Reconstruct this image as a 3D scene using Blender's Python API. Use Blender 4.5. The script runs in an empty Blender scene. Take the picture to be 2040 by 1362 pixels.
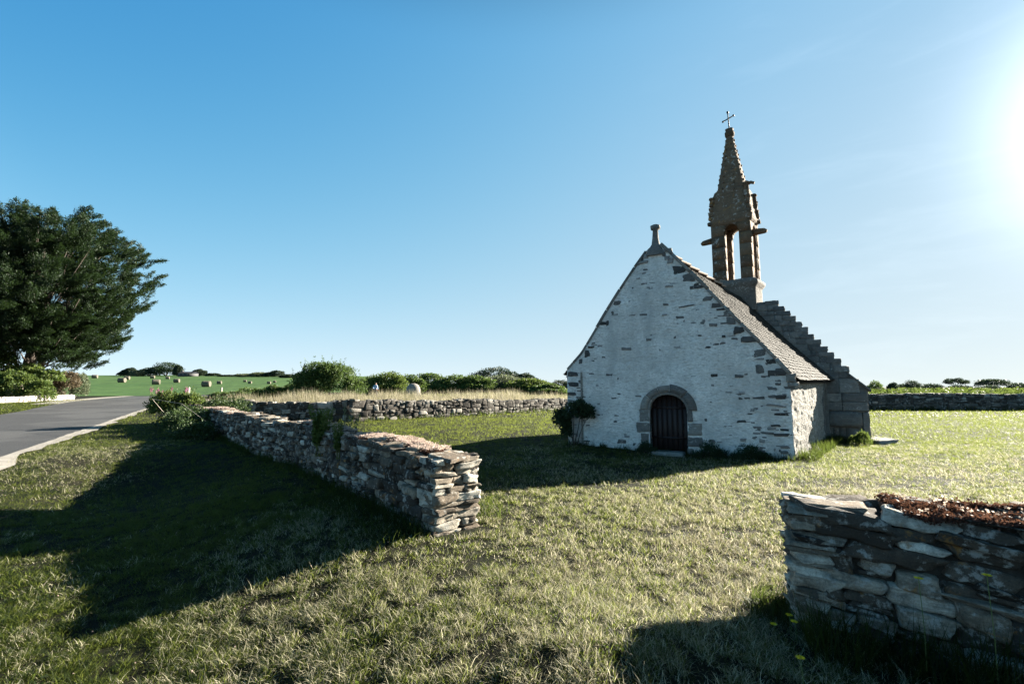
import bpy, bmesh, math, random
import numpy as np
from mathutils import Vector, Matrix
rng = np.random.default_rng(7); random.seed(7)
sc = bpy.context.scene
C = sc.collection
PI = math.pi
# ------------------------------------------------------------------ camera
F, CX, CY, HZ, CAMZ = 900.0, 1020.0, 681.0, 89.0, 1.75
PITCH = math.atan(HZ / F); cp, sp = math.cos(PITCH), math.sin(PITCH)
def ray(px, py):
    v = CY - py
    return np.array([px - CX, F * cp - v * sp, v * cp + F * sp])
def at(px, py, Y):
    d = ray(px, py); return np.array([0, 0, CAMZ]) + d * (Y / d[1])
def on_plane(px, py, P, n):                  # a vertical plane through P (x, y) with plan normal n
    d = ray(px, py); t = (P[0] * n[0] + P[1] * n[1]) / (d[0] * n[0] + d[1] * n[1])
    return np.array([0, 0, CAMZ]) + d * t
cam = bpy.data.cameras.new('camera'); cam.sensor_width = 36; cam.lens = F / 2040 * 36
cam.clip_start = .05; cam.clip_end = 20000
co = bpy.data.objects.new('camera', cam); C.objects.link(co)
co.location = (0, 0, CAMZ); co.rotation_euler = (PI / 2 + PITCH, 0, 0); sc.camera = co
# ------------------------------------------------------------------ light and sky
AZ, EL = math.radians(60), math.radians(20)
SUN = Vector((math.sin(AZ) * math.cos(EL), math.cos(AZ) * math.cos(EL), math.sin(EL)))
sl = bpy.data.lights.new('sun', 'SUN'); sl.energy = 5.0; sl.angle = math.radians(.5); sl.color = (1, .93, .8)
so = bpy.data.objects.new('sun', sl); C.objects.link(so); so.rotation_euler = SUN.to_track_quat('Z', 'Y').to_euler()
so.location = (40, 30, 40)
w = bpy.data.worlds.new('World'); sc.world = w; w.use_nodes = True
wn, wl = w.node_tree.nodes, w.node_tree.links
for n in list(wn): wn.remove(n)
sky = wn.new('ShaderNodeTexSky'); sky.sky_type = 'NISHITA'; sky.sun_disc = False
sky.sun_elevation = EL; sky.sun_rotation = AZ; sky.altitude = 0
sky.air_density = 1.0; sky.dust_density = .3; sky.ozone_density = 2.0
EXPO = 2.7
def vm(op, a, b=None):
    n = wn.new('ShaderNodeVectorMath'); n.operation = op
    for s_, v in ((n.inputs[0], a), (n.inputs[1], b)):
        if v is None: continue
        if hasattr(v, 'is_linked'): wl.new(v, s_)
        else: s_.default_value = v
    return n.outputs['Value'] if op == 'DOT_PRODUCT' else n.outputs[0]
def sm(op, a, b=0., clamp=None):
    n = wn.new('ShaderNodeMath'); n.operation = op
    for s_, v in ((n.inputs[0], a), (n.inputs[1], b)):
        if hasattr(v, 'is_linked'): wl.new(v, s_)
        else: s_.default_value = v
    return n.outputs[0]
tcw = wn.new('ShaderNodeTexCoord'); dv = vm('NORMALIZE', tcw.outputs['Generated']); sepw = wn.new('ShaderNodeSeparateXYZ'); wl.new(dv, sepw.inputs[0])
zz_ = sm('MAXIMUM', sepw.outputs[2], 0.)
mr = sm('ADD', sm('MULTIPLY', sm('MAXIMUM', sepw.outputs[2], 0.), .94), .06)   # the sky is read a little above the horizon: clear sea air
cmb = wn.new('ShaderNodeCombineXYZ'); wl.new(sepw.outputs[0], cmb.inputs[0]); wl.new(sepw.outputs[1], cmb.inputs[1]); wl.new(mr, cmb.inputs[2])
wl.new(vm('NORMALIZE', cmb.outputs[0]), sky.inputs[0])
cd_ = sm('MAXIMUM', vm('DOT_PRODUCT', dv, tuple(SUN)), -.15); zc_ = sm('MULTIPLY', zz_, cd_)
chan = []
for a_, b_, e_, f_ in ((-.22, -4.5, 3.35, -.12), (-.08, -1.88, 1.40, -.15), (-.01, -.76, .75, -.19)):      # clear blue, deep overhead and away from the sun
    chan.append(sm('EXPONENT', sm('ADD', sm('ADD', sm('ADD', sm('MULTIPLY', zz_, b_), a_), sm('MULTIPLY', zc_, e_)), sm('MULTIPLY', cd_, f_))))
gradc = wn.new('ShaderNodeCombineXYZ')
aur = sm('MULTIPLY', sm('EXPONENT', sm('MULTIPLY', sm('SUBTRACT', cd_, 1.), 100.)), 2.1)  # bright haze round the sun
cmap = vm('MULTIPLY', dv, (2.2, 2.2, 11.)); cn_ = wn.new('ShaderNodeTexNoise'); wl.new(cmap, cn_.inputs['Vector']); cn_.inputs['Scale'].default_value = 1.6; cn_.inputs['Detail'].default_value = 6; cn_.inputs['Roughness'].default_value = .62; cn_.inputs['Distortion'].default_value = .6
cr_ = wn.new('ShaderNodeMapRange'); cr_.interpolation_type = 'SMOOTHSTEP'; wl.new(cn_.outputs[0], cr_.inputs[0]); cr_.inputs[1].default_value = .46; cr_.inputs[2].default_value = .78; cr_.inputs[4].default_value = .055
cw_ = wn.new('ShaderNodeMapRange'); cw_.interpolation_type = 'SMOOTHSTEP'; wl.new(cd_, cw_.inputs[0]); cw_.inputs[1].default_value = .70; cw_.inputs[2].default_value = .95
aur = sm('ADD', aur, sm('MULTIPLY', cr_.outputs[0], cw_.outputs[0]))                          # thin veils of cirrus towards the sun
for k_, c_ in enumerate(chan): wl.new(sm('ADD', c_, aur), gradc.inputs[k_])
mrb = wn.new('ShaderNodeMapRange'); mrb.interpolation_type = 'SMOOTHSTEP'; mrb.inputs[1].default_value = -.95; mrb.inputs[2].default_value = -.12; mrb.inputs[3].default_value = 1.7
wl.new(vm('DOT_PRODUCT', dv, tuple(SUN)), mrb.inputs[0])                                   # unseen sky opposite the sun brightened to lift the shaded gable
mrz = wn.new('ShaderNodeMapRange'); mrz.interpolation_type = 'SMOOTHSTEP'; mrz.inputs[1].default_value = .62; mrz.inputs[2].default_value = .86; mrz.inputs[3].default_value = 1.; mrz.inputs[4].default_value = .15
wl.new(zz_, mrz.inputs[0])                                                                  # sky overhead dimmed to deepen the shade on the ground
gsc = wn.new('ShaderNodeVectorMath'); gsc.operation = 'MULTIPLY'; wl.new(gradc.outputs[0], gsc.inputs[0]); wl.new(sm('MULTIPLY', mrb.outputs[0], mrz.outputs[0]), gsc.inputs[1])
tot = vm('ADD', vm('SCALE', gsc.outputs[0]), vm('SCALE', sky.outputs[0]))
for n_ in wn:
    if n_.type == 'VECT_MATH' and n_.operation == 'SCALE': n_.inputs['Scale'].default_value = 10.0 if n_.inputs[0].links[0].from_node == gsc else .12
bg = wn.new('ShaderNodeBackground'); bg.inputs[1].default_value = .1 * .5 ** EXPO
wo = wn.new('ShaderNodeOutputWorld')
wl.new(tot, bg.inputs[0]); wl.new(bg.outputs[0], wo.inputs[0])
sc.view_settings.view_transform = 'Standard'; sc.view_settings.look = 'None'
sc.view_settings.exposure = EXPO; sc.view_settings.gamma = 1
sc.cycles.max_bounces = 6; sc.cycles.transparent_max_bounces = 8
# ------------------------------------------------------------------ node helpers
def mat(name):
    m = bpy.data.materials.new(name); m.use_nodes = True
    nt = m.node_tree
    for n in list(nt.nodes): nt.nodes.remove(n)
    return m, nt
class NT:
    def __init__(s, name):
        s.m, s.t = mat(name); s.N, s.L = s.t.nodes, s.t.links
        s.out = s.N.new('ShaderNodeOutputMaterial')
        s.geo = s.N.new('ShaderNodeNewGeometry'); s.tc = s.N.new('ShaderNodeTexCoord')
        s.pos = s.geo.outputs['Position']
    def scale(s, vec, sx, sy, sz):
        n = s.N.new('ShaderNodeVectorMath'); n.operation = 'MULTIPLY'; s.L.new(vec, n.inputs[0])
        n.inputs[1].default_value = (sx, sy, sz); return n.outputs[0]
    def noise(s, vec, scale, detail=4, rough=.6, dist=0):
        n = s.N.new('ShaderNodeTexNoise'); s.L.new(vec, n.inputs['Vector'])
        n.inputs['Scale'].default_value = scale; n.inputs['Detail'].default_value = detail
        n.inputs['Roughness'].default_value = rough; n.inputs['Distortion'].default_value = dist
        return n.outputs[0]
    def voro(s, vec, scale, feature='F1', out=0, rnd=1):
        n = s.N.new('ShaderNodeTexVoronoi'); n.feature = feature; s.L.new(vec, n.inputs['Vector'])
        n.inputs['Scale'].default_value = scale; n.inputs['Randomness'].default_value = rnd
        return n.outputs[out]
    def ramp(s, fac, stops, interp='LINEAR'):
        n = s.N.new('ShaderNodeValToRGB'); n.color_ramp.interpolation = interp
        el = n.color_ramp.elements
        while len(el) < len(stops): el.new(.5)
        for e, (p, c) in zip(el, stops):
            e.position = p; e.color = (c, c, c, 1) if not hasattr(c, '__len__') else (*c, 1)
        s.L.new(fac, n.inputs[0]); return n.outputs[0]
    def mix(s, fac, a, b, mode='MIX'):
        n = s.N.new('ShaderNodeMix'); n.data_type = 'RGBA'; n.blend_type = mode; n.clamp_factor = True
        for sock, v in ((n.inputs[0], fac), (n.inputs[6], a), (n.inputs[7], b)):
            if hasattr(v, 'is_linked'): s.L.new(v, sock)
            elif hasattr(v, '__len__'): sock.default_value = (*v, 1)
            else: sock.default_value = v
        return n.outputs[2]
    def math(s, op, a, b=0):
        n = s.N.new('ShaderNodeMath'); n.operation = op
        for sock, v in ((n.inputs[0], a), (n.inputs[1], b)):
            if hasattr(v, 'is_linked'): s.L.new(v, sock)
            else: sock.default_value = v
        return n.outputs[0]
    def attr(s, name):
        n = s.N.new('ShaderNodeAttribute'); n.attribute_name = name; return n.outputs['Fac']
    def bump(s, h, strength=.5, dist=.02):
        n = s.N.new('ShaderNodeBump'); n.inputs['Strength'].default_value = strength
        n.inputs['Distance'].default_value = dist; s.L.new(h, n.inputs['Height']); return n.outputs[0]
    def bsdf(s, col, rough=.8, normal=None, spec=.3, metal=0):
        n = s.N.new('ShaderNodeBsdfPrincipled')
        if hasattr(col, 'is_linked'): s.L.new(col, n.inputs['Base Color'])
        else: n.inputs['Base Color'].default_value = (*col, 1)
        if hasattr(rough, 'is_linked'): s.L.new(rough, n.inputs['Roughness'])
        else: n.inputs['Roughness'].default_value = rough
        n.inputs['Specular IOR Level'].default_value = spec; n.inputs['Metallic'].default_value = metal
        if normal is not None: s.L.new(normal, n.inputs['Normal'])
        return n.outputs[0]
    def done(s, sh):
        s.L.new(sh, s.out.inputs[0]); return s.m
    def leaf(s, col, tr=.4, rough=.5, spec=.3, tcol=None):
        b = s.bsdf(col, rough, None, spec); t = s.N.new('ShaderNodeBsdfTranslucent')
        tc = tcol if tcol is not None else col
        if hasattr(tc, 'is_linked'): s.L.new(tc, t.inputs[0])
        else: t.inputs[0].default_value = (*tc, 1)
        mx = s.N.new('ShaderNodeMixShader'); mx.inputs[0].default_value = tr
        s.L.new(b, mx.inputs[1]); s.L.new(t.outputs[0], mx.inputs[2]); return s.done(mx.outputs[0])
def foliage_mat(name, c1, c2, c3, tr=.4, spec=.25):
    n = NT(name); r = n.attr('rnd')
    col = n.ramp(r, [(0, c1), (.55, c2), (1, c3)])
    v = n.noise(n.pos, .9, 3); col = n.mix(n.ramp(v, [(.35, 0), (.65, .6)]), col, c2)
    return n.leaf(col, tr, .55, spec, n.mix(.35, col, (c3[0] * 1.3, c3[1] * 1.3, c3[2])))
def stone_mat(name, stops, lichen=.35, orange=.2, dark=.5, scale=1.0, bump=.6):
    n = NT(name); r = n.attr('rnd'); p = n.tc.outputs['Object']
    col = n.ramp(r, stops)
    a = n.noise(p, 9 * scale, 6, .65); col = n.mix(n.ramp(a, [(.3, .75), (.62, 0)]), col, n.mix(dark, col, (.03, .028, .026)))
    st = n.noise(n.scale(p, 3, 3, 40), 1.2 * scale, 4, .6)
    col = n.mix(n.ramp(st, [(.36, .35), (.55, 0)]), col, (.07, .06, .05), 'MIX'); fg = n.noise(p, 70 * scale, 4, .8); col = n.mix(n.ramp(fg, [(.36, .5), (.55, 0)]), col, n.mix(.75, col, (.02, .018, .015)))
    li = n.math('ADD', n.noise(p, 14 * scale, 5, .7), n.math('MULTIPLY', n.math('SUBTRACT', n.noise(p, 2.3 * scale, 2, .5), .5), .35)); col = n.mix(n.ramp(li, [(.64 - lichen * .2, 0), (.69 - lichen * .1, .6)]), col, (.46, .45, .41))
    og = n.noise(p, 5.5 * scale, 4, .7, .4); col = n.mix(n.ramp(og, [(.70 - orange * .2, 0), (.76 - orange * .15, .8)]), col, (.30, .15, .045))
    h = n.math('ADD', n.math('MULTIPLY', a, .6), n.math('MULTIPLY', n.noise(p, 45 * scale, 4, .7), .4))
    h = n.math('ADD', h, n.math('MULTIPLY', st, .35))
    h = n.math('ADD', h, n.math('MULTIPLY', n.noise(p, 130 * scale, 3, .7), .3)); return n.done(n.bsdf(col, .9, n.bump(h, min(1, bump * 1.7), .04), .15))
def plain(name, c1, c2, scale=8, rough=.85, bump=.3, dist=.01, spec=.25, metal=0):
    n = NT(name); p = n.tc.outputs['Object']; v = n.noise(p, scale, 6, .65)
    return n.done(n.bsdf(n.mix(n.ramp(v, [(.3, 0), (.7, 1)]), c1, c2), rough, n.bump(n.noise(p, scale * 4, 4, .7), bump, dist), spec, metal))
# ------------------------------------------------------------------ mesh helpers
def npmesh(name, V, Fs, mats=(), parent=None, smooth=False, rnd=None, mi=None, loc=None):
    """one mesh object from a vertex array and a list of face-index arrays (each n x k)"""
    me = bpy.data.meshes.new(name); V = np.asarray(V, dtype=np.float32)
    if loc is not None: V = V - np.asarray(loc, dtype=np.float32)
    me.vertices.add(len(V)); me.vertices.foreach_set('co', V.ravel())
    Fs = [np.asarray(f, dtype=np.int32) for f in Fs if len(f)]
    tot = sum(f.size for f in Fs); me.loops.add(tot)
    me.loops.foreach_set('vertex_index', np.concatenate([f.ravel() for f in Fs]))
    sizes = np.concatenate([np.full(len(f), f.shape[1], dtype=np.int32) for f in Fs])
    me.polygons.add(len(sizes)); starts = np.concatenate([[0], np.cumsum(sizes)[:-1]]).astype(np.int32)
    me.polygons.foreach_set('loop_start', starts)
    if smooth: me.polygons.foreach_set('use_smooth', np.ones(len(sizes), dtype=bool))
    if mi is not None: me.polygons.foreach_set('material_index', np.asarray(mi, dtype=np.int32))
    if rnd is not None:
        a = me.attributes.new('rnd', 'FLOAT', 'POINT'); a.data.foreach_set('value', np.asarray(rnd, dtype=np.float32))
    for m in (mats if isinstance(mats, (list, tuple)) else [mats]): me.materials.append(m)
    me.update(calc_edges=True); me.validate()
    o = bpy.data.objects.new(name, me); C.objects.link(o)
    if loc is not None: o.location = loc
    if parent is not None: o.parent = parent
    return o
class Acc:                                   # collects pieces of one mesh
    def __init__(s): s.V, s.F, s.R, s.M, s.n = [], [], [], [], 0
    def add(s, V, F, r=None, m=0):
        V = np.asarray(V, dtype=float); F = np.asarray(F, dtype=int)
        s.V.append(V); s.F.append(F + s.n); s.M.append(np.full(len(F), m))
        s.R.append(np.full(len(V), random.random()) if r is None else np.broadcast_to(r, len(V)).astype(float)); s.n += len(V)
    def build(s, name, mats, parent=None, smooth=False, loc=None):
        return npmesh(name, np.concatenate(s.V), s.F, mats, parent, smooth, np.concatenate(s.R), np.concatenate(s.M), loc)
BOXF = np.array([[0, 3, 2, 1], [4, 5, 6, 7], [0, 1, 5, 4], [1, 2, 6, 5], [2, 3, 7, 6], [3, 0, 4, 7]])
def box8(c, X, Y, Z):
    c, X, Y, Z = map(np.asarray, (c, X, Y, Z))
    return np.array([c - X - Y - Z, c + X - Y - Z, c + X + Y - Z, c - X + Y - Z, c - X - Y + Z, c + X - Y + Z, c + X + Y + Z, c - X + Y + Z])
def empty(name, label, cat, loc=(0, 0, 0), group=None, rz=0):
    o = bpy.data.objects.new(name, None); C.objects.link(o); o.location = loc; o.rotation_euler = (0, 0, rz)
    o.empty_display_size = .2
    return tag(o, label, cat, group)
def tag(o, label, cat, group=None, kind=None):
    o['label'] = label; o['category'] = cat
    if group: o['group'] = group
    if kind: o['kind'] = kind
    return o
def struct(o): o['kind'] = 'structure'; return o
def hashv(ix, iy, iz):
    h = np.sin(ix * 127.1 + iy * 311.7 + iz * 74.7) * 43758.5453
    return h - np.floor(h)
def vnoise(P):
    P = np.asarray(P, dtype=float); i = np.floor(P); f = P - i; f = f * f * (3 - 2 * f)
    r = 0
    for dx in (0, 1):
        for dy in (0, 1):
            for dz in (0, 1):
                wgt = (f[..., 0] if dx else 1 - f[..., 0]) * (f[..., 1] if dy else 1 - f[..., 1]) * (f[..., 2] if dz else 1 - f[..., 2])
                r = r + wgt * hashv(i[..., 0] + dx, i[..., 1] + dy, i[..., 2] + dz)
    return r
def fbm(P, o=3):
    P = np.asarray(P, dtype=float); r = 0; a = .5
    for k in range(o): r = r + a * (vnoise(P * 2 ** k + 17.3 * k) - .5); a *= .5
    return r
def smooth(a, b, x):
    t = np.clip((np.asarray(x, dtype=float) - a) / (b - a), 0, 1); return t * t * (3 - 2 * t)
def norm(v): v = np.asarray(v, dtype=float); return v / np.linalg.norm(v)
def tube(acc, pts, rad, seg=8, r=None, m=0):
    pts = np.asarray(pts, dtype=float); n = len(pts); rad = np.broadcast_to(rad, n)
    V = []; up = np.array([.3, .2, 1.])
    for i in range(n):
        d = norm(pts[min(i + 1, n - 1)] - pts[max(i - 1, 0)])
        a = np.cross(d, up)
        if np.linalg.norm(a) < .1: a = np.cross(d, [1, 0, 0])
        a = norm(a); b = np.cross(d, a)
        th = np.arange(seg) * 2 * PI / seg
        V.append(pts[i] + rad[i] * (np.cos(th)[:, None] * a + np.sin(th)[:, None] * b))
    V = np.concatenate(V); i = np.arange(n - 1)[:, None] * seg; j = np.arange(seg)[None, :]; k = (j + 1) % seg
    Fq = np.stack([i + j, i + k, i + k + seg, i + j + seg], -1).reshape(-1, 4)
    acc.add(V, Fq, r, m)
    if seg in (4, 6, 8):
        c = np.array([list(range(seg))[::-1], list(range((n - 1) * seg, n * seg))]); acc.F[-1] = acc.F[-1]
        acc.V.append(np.zeros((0, 3))); acc.F.append(c + acc.n - len(V)); acc.M.append(np.full(2, m)); acc.R.append(np.zeros(0))
# ------------------------------------------------------------------ terrain
def terrain(x, y):
    x = np.asarray(x, dtype=float); y = np.asarray(y, dtype=float)
    yy = np.maximum(y, 1.0); q = x / yy
    d = -((x + .92) * .748 + (y - 5.53) * .664)
    z = -.33 * smooth(-.1, 3.0, d) * smooth(1.2, -2.5, x) * smooth(-10, -5.5, x) * smooth(30, 18, y)
    db = (-(x + 8.25) + (y - 22.5)) * .707
    z = z + .24 * np.exp(-(((x - .8) / 1.0) ** 2 + ((y - 2.7) / .9) ** 2))  # mound added to shorten the near right wall's shadow
    z = z - .42 * np.exp(-(((x + 8.4) / 2.3) ** 2 + ((y - 9.6) / 2.6) ** 2))  # hollow added to draw the shadow outside the long wall farther left
    z = z + .5 * smooth(.3, 7, db) * smooth(-.8, -.52, q) * smooth(.35, .1, q) * smooth(5, 20, y)
    z = z + 9.5 * smooth(55, 330, y) * smooth(-.02, -.42, q)
    z = z + 1.5 * np.exp(-(((x + 1) / 16) ** 2 + ((y - 74) / 16) ** 2))
    z = z - .12 * np.exp(-(((x - 4.4) / 2.5) ** 2 + ((y - 12.3) / 1.8) ** 2))
    near = np.exp(-(x * x + y * y) / 900.0)
    z = z + near * (.10 * fbm(np.stack([x * .35, y * .35, 0 * x], -1), 3) + .03 * fbm(np.stack([x * 1.7, y * 1.7, 0 * x + 5], -1), 2))
    return z
def tz(x, y): return float(terrain(x, y))
# ------------------------------------------------------------------ materials
def grass_blade_mat(name, green, green2, straw, pale, dry=0.0, tgl=(.145, .185, .03)):
    n = NT(name); r = n.attr('rnd')
    big = n.noise(n.scale(n.pos, 1, 1, 0), .6, 5, .65); fine = n.noise(n.scale(n.pos, 1, 1, 0), 7, 4, .65)
    g = n.mix(n.ramp(fine, [(.35, 0), (.65, 1)]), green, green2)
    s = n.mix(n.ramp(r, [(.55, 0), (1, 1)]), straw, pale)
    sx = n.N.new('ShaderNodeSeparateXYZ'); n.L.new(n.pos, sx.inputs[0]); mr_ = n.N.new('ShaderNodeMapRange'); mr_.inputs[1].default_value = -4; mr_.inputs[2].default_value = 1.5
    mr_.inputs[3].default_value = -.30; mr_.inputs[4].default_value = 0.; n.L.new(sx.outputs[0], mr_.inputs[0]); mv = n.N.new('ShaderNodeMapRange'); mv.inputs[1].default_value = -10.5; mv.inputs[2].default_value = -7.5; n.L.new(sx.outputs[0], mv.inputs[0])      # greener sward outside the long wall, deepened to darken the shade there
    k = n.math('ADD', n.math('ADD', n.math('MULTIPLY', r, .55), n.math('MULTIPLY', big, 1.0)), n.math('MULTIPLY', fine, .5))
    mq = n.N.new('ShaderNodeMapRange'); mq.inputs[1].default_value = 5; mq.inputs[2].default_value = 17; mq.inputs[3].default_value = 0.; mq.inputs[4].default_value = -.40; n.L.new(sx.outputs[1], mq.inputs[0])   # drier near the gateway
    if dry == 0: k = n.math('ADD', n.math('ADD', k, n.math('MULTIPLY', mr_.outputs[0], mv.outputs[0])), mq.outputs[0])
    fk = n.ramp(k, [(.93 - dry, 0), (1.20 - dry, 1)]); col = n.mix(fk, g, s)
    return n.leaf(col, .55, .5, .15, n.mix(fk, n.mix(n.ramp(fine, [(.35, 0), (.65, 1)]), tgl, (tgl[0] * 1.5, tgl[1] * 1.35, tgl[2] * 1.6)), n.mix(.25, s, (.5, .46, .34))))
M = {}
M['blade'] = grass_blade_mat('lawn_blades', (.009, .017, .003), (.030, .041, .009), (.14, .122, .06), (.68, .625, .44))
M['tallgrass'] = grass_blade_mat('dry_tall_grass', (.06, .06, .025), (.09, .085, .04), (.19, .16, .10), (.32, .28, .20), .03, (.13, .135, .06))
M['lush'] = grass_blade_mat('lush_tufts', (.007, .014, .003), (.016, .027, .006), (.045, .05, .015), (.11, .11, .045), -.25, (.055, .08, .014))
n = NT('lawn_ground'); P2 = n.scale(n.pos, 1, 1, 0)
a = n.noise(P2, .55, 4, .6); b = n.noise(P2, 4.5, 3, .6); c_ = n.noise(P2, 30, 5, .75)
k = n.math('ADD', n.math('MULTIPLY', a, .8), n.math('MULTIPLY', b, .5))
col = n.mix(n.ramp(k, [(.52, 0), (.78, 1)]), (.009, .012, .004), (.024, .021, .012))
col = n.mix(n.ramp(c_, [(.38, .95), (.6, 0)]), col, (.008, .009, .005))
M['ground'] = n.done(n.bsdf(col, .95, n.bump(c_, .9, .05), .1))
n = NT('field_crop'); P2 = n.scale(n.pos, 1, 1, 0)
a = n.noise(P2, .03, 4, .6); b = n.noise(n.scale(n.pos, 1, .35, 0), .35, 5, .7)
col = n.mix(n.ramp(a, [(.35, 0), (.65, 1)]), (.034, .08, .016), (.062, .108, .026))
col = n.mix(n.ramp(b, [(.36, .85), (.6, 0)]), col, (.012, .034, .007)); fl = n.noise(n.scale(n.pos, .5, .02, 0), 1, 2, .5); col = n.mix(n.ramp(fl, [(.4, .45), (.6, 0)]), col, (.05, .10, .022)); M['field'] = n.done(n.bsdf(col, .9, n.bump(b, .8, .5), .15))
n = NT('asphalt'); a = n.noise(n.pos, 90, 4, .8); b = n.noise(n.pos, .5, 4, .6)
v = n.voro(n.pos, 160); col = n.mix(n.ramp(b, [(.3, 0), (.7, 1)]), (.014, .014, .0155), (.024, .0235, .024))
pt = n.noise(n.pos, 1.7, 6, .75); col = n.mix(n.ramp(pt, [(.46, 0), (.62, .7)]), col, (.012, .012, .013)); pl = n.noise(n.pos, .22, 3, .5); col = n.mix(n.ramp(pl, [(.5, 0), (.56, .35)]), col, (.085, .083, .08))
col = n.mix(n.ramp(a, [(.45, 0), (.7, .7)]), col, (.10, .096, .092)); M['asphalt'] = n.done(n.bsdf(col, .8, n.bump(v, .6, .006), .4))
n = NT('pale_gravel'); a = n.noise(n.pos, 3, 5, .7); b = n.noise(n.pos, 60, 4, .8)
col = n.mix(n.ramp(a, [(.35, 0), (.65, 1)]), (.19, .17, .145), (.30, .28, .25)); col = n.mix(n.ramp(b, [(.35, .5), (.6, 0)]), col, (.2, .18, .15))
M['gravel'] = n.done(n.bsdf(col, .9, n.bump(b, .7, .015), .2))
M['soil'] = plain('wall_soil', (.028, .022, .017), (.055, .045, .035), 18, .95, .8, .02)
M['stone'] = stone_mat('field_stone', [(0, (.025, .02, .016)), (.3, (.12, .088, .062)), (.5, (.06, .052, .045)), (.68, (.20, .155, .112)), (.82, (.38, .32, .245)), (1, (.78, .72, .61))], .5, .45, .93)
M['stone_pale'] = stone_mat('pale_field_stone', [(0, (.22, .2, .17)), (.5, (.32, .3, .26)), (1, (.42, .4, .36))], .5, .05, .3)
M['stone_far'] = stone_mat('field_stone_weathered', [(0, (.035, .032, .028)), (.4, (.08, .07, .06)), (.75, (.16, .145, .125)), (1, (.42, .39, .34))], .35, .05, .7, .6)
M['slab'] = stone_mat('dark_slab', [(0, (.05, .048, .046)), (.5, (.10, .094, .09)), (.75, (.2, .19, .18)), (1, (.42, .40, .38))], .1, .0, .5)
M['granite'] = stone_mat('grey_granite', [(0, (.16, .15, .14)), (.5, (.23, .212, .19)), (1, (.33, .305, .27))], .15, .0, .4)
M['granite_lichen'] = stone_mat('lichen_granite', [(0, (.12, .078, .048)), (.5, (.17, .105, .06)), (1, (.22, .155, .10))], .32, .6, .45, .55, .9)
M['coping'] = stone_mat('coping_stone', [(0, (.24, .225, .20)), (1, (.34, .32, .29))], .3, .1, .4)
n = NT('limewash'); p = n.pos
lum = n.noise(n.scale(p, 1, 1, 1.6), 1.3, 6, .68); sm_ = n.noise(n.scale(p, 1, 1, 2.2), 9, 6, .72); gr = n.noise(p, 55, 5, .75)
cell = n.voro(n.scale(p, 1, 1, 2.3), 6.5); cell2 = n.voro(n.scale(p, 1, 1, 2.0), 15)
col = n.mix(n.ramp(lum, [(.3, 0), (.68, 1)]), (.60, .575, .53), (.88, .855, .80))
col = n.mix(n.ramp(sm_, [(.36, .85), (.5, 0)]), col, (.40, .37, .33))
col = n.mix(n.ramp(cell2, [(.0, .0), (.25, 0), (.6, .35)]), col, (.46, .44, .41))
wt = n.noise(n.scale(p, 1, 1, .4), 1.4, 6, .7); col = n.mix(n.ramp(wt, [(.46, 0), (.68, .75)]), col, (.42, .41, .385))
gs = n.noise(n.scale(p, 1, 1, 1.5), 23, 3, .6); col = n.mix(n.ramp(gs, [(.66, 0), (.72, .7)]), col, (.2, .185, .17))
h = n.math('ADD', n.math('MULTIPLY', sm_, 1.2), n.math('MULTIPLY', gr, .35)); h = n.math('SUBTRACT', h, n.math('MULTIPLY', cell, .35)); h = n.math('ADD', h, n.math('MULTIPLY', lum, 1.5))
M['lime'] = n.done(n.bsdf(col, .94, n.bump(h, 1.0, .045), .12))
n = NT('thin_limewash_dimmed'); p = n.pos  # rougher side walls; limewash colours darkened to hold back direct sun
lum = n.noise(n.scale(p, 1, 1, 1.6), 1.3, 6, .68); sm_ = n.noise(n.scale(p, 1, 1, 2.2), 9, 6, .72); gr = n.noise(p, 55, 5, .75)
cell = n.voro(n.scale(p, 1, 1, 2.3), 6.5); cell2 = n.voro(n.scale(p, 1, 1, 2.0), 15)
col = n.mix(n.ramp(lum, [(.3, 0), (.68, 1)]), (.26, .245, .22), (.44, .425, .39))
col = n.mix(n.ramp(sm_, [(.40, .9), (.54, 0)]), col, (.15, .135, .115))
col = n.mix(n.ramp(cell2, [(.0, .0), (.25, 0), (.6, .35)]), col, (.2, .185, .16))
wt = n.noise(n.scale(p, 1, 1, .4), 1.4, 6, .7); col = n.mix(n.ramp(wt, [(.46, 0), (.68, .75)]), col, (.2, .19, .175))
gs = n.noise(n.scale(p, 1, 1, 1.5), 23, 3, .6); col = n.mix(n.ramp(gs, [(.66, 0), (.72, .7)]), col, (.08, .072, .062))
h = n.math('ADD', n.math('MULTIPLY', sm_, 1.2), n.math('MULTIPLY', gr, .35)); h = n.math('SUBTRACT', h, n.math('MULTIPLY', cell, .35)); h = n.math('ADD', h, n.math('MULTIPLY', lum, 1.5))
M['lime_thin_dimmed'] = n.done(n.bsdf(col, .94, n.bump(h, 1.0, .045), .12))
n = NT('roof_slate'); r = n.attr('rnd'); col = n.ramp(r, [(0, (.022, .019, .016)), (.5, (.040, .035, .029)), (1, (.07, .06, .05))])
a = n.noise(n.pos, 1.6, 5, .7); col = n.mix(n.ramp(a, [(.4, .7), (.6, 0)]), col, (.035, .034, .03)); a = n.noise(n.pos, 9, 5, .7); col = n.mix(n.ramp(a, [(.52, 0), (.66, .7)]), col, (.085, .08, .068)); M['slate'] = n.done(n.bsdf(col, .85, n.bump(a, .4, .01), .12))
n = NT('door_wood'); g = n.noise(n.scale(n.tc.outputs['Object'], 14, 14, 1), 2, 4, .7)
M['door'] = n.done(n.bsdf(n.mix(g, (.010, .005, .0045), (.018, .008, .007)), .6, n.bump(g, .5, .004), .4))
M['iron'] = plain('iron', (.02, .02, .022), (.04, .03, .025), 30, .6, .3, .002, .5, .6)
M['bark'] = plain('bark', (.07, .055, .045), (.15, .125, .105), 5, .95, 1, .05)
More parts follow.
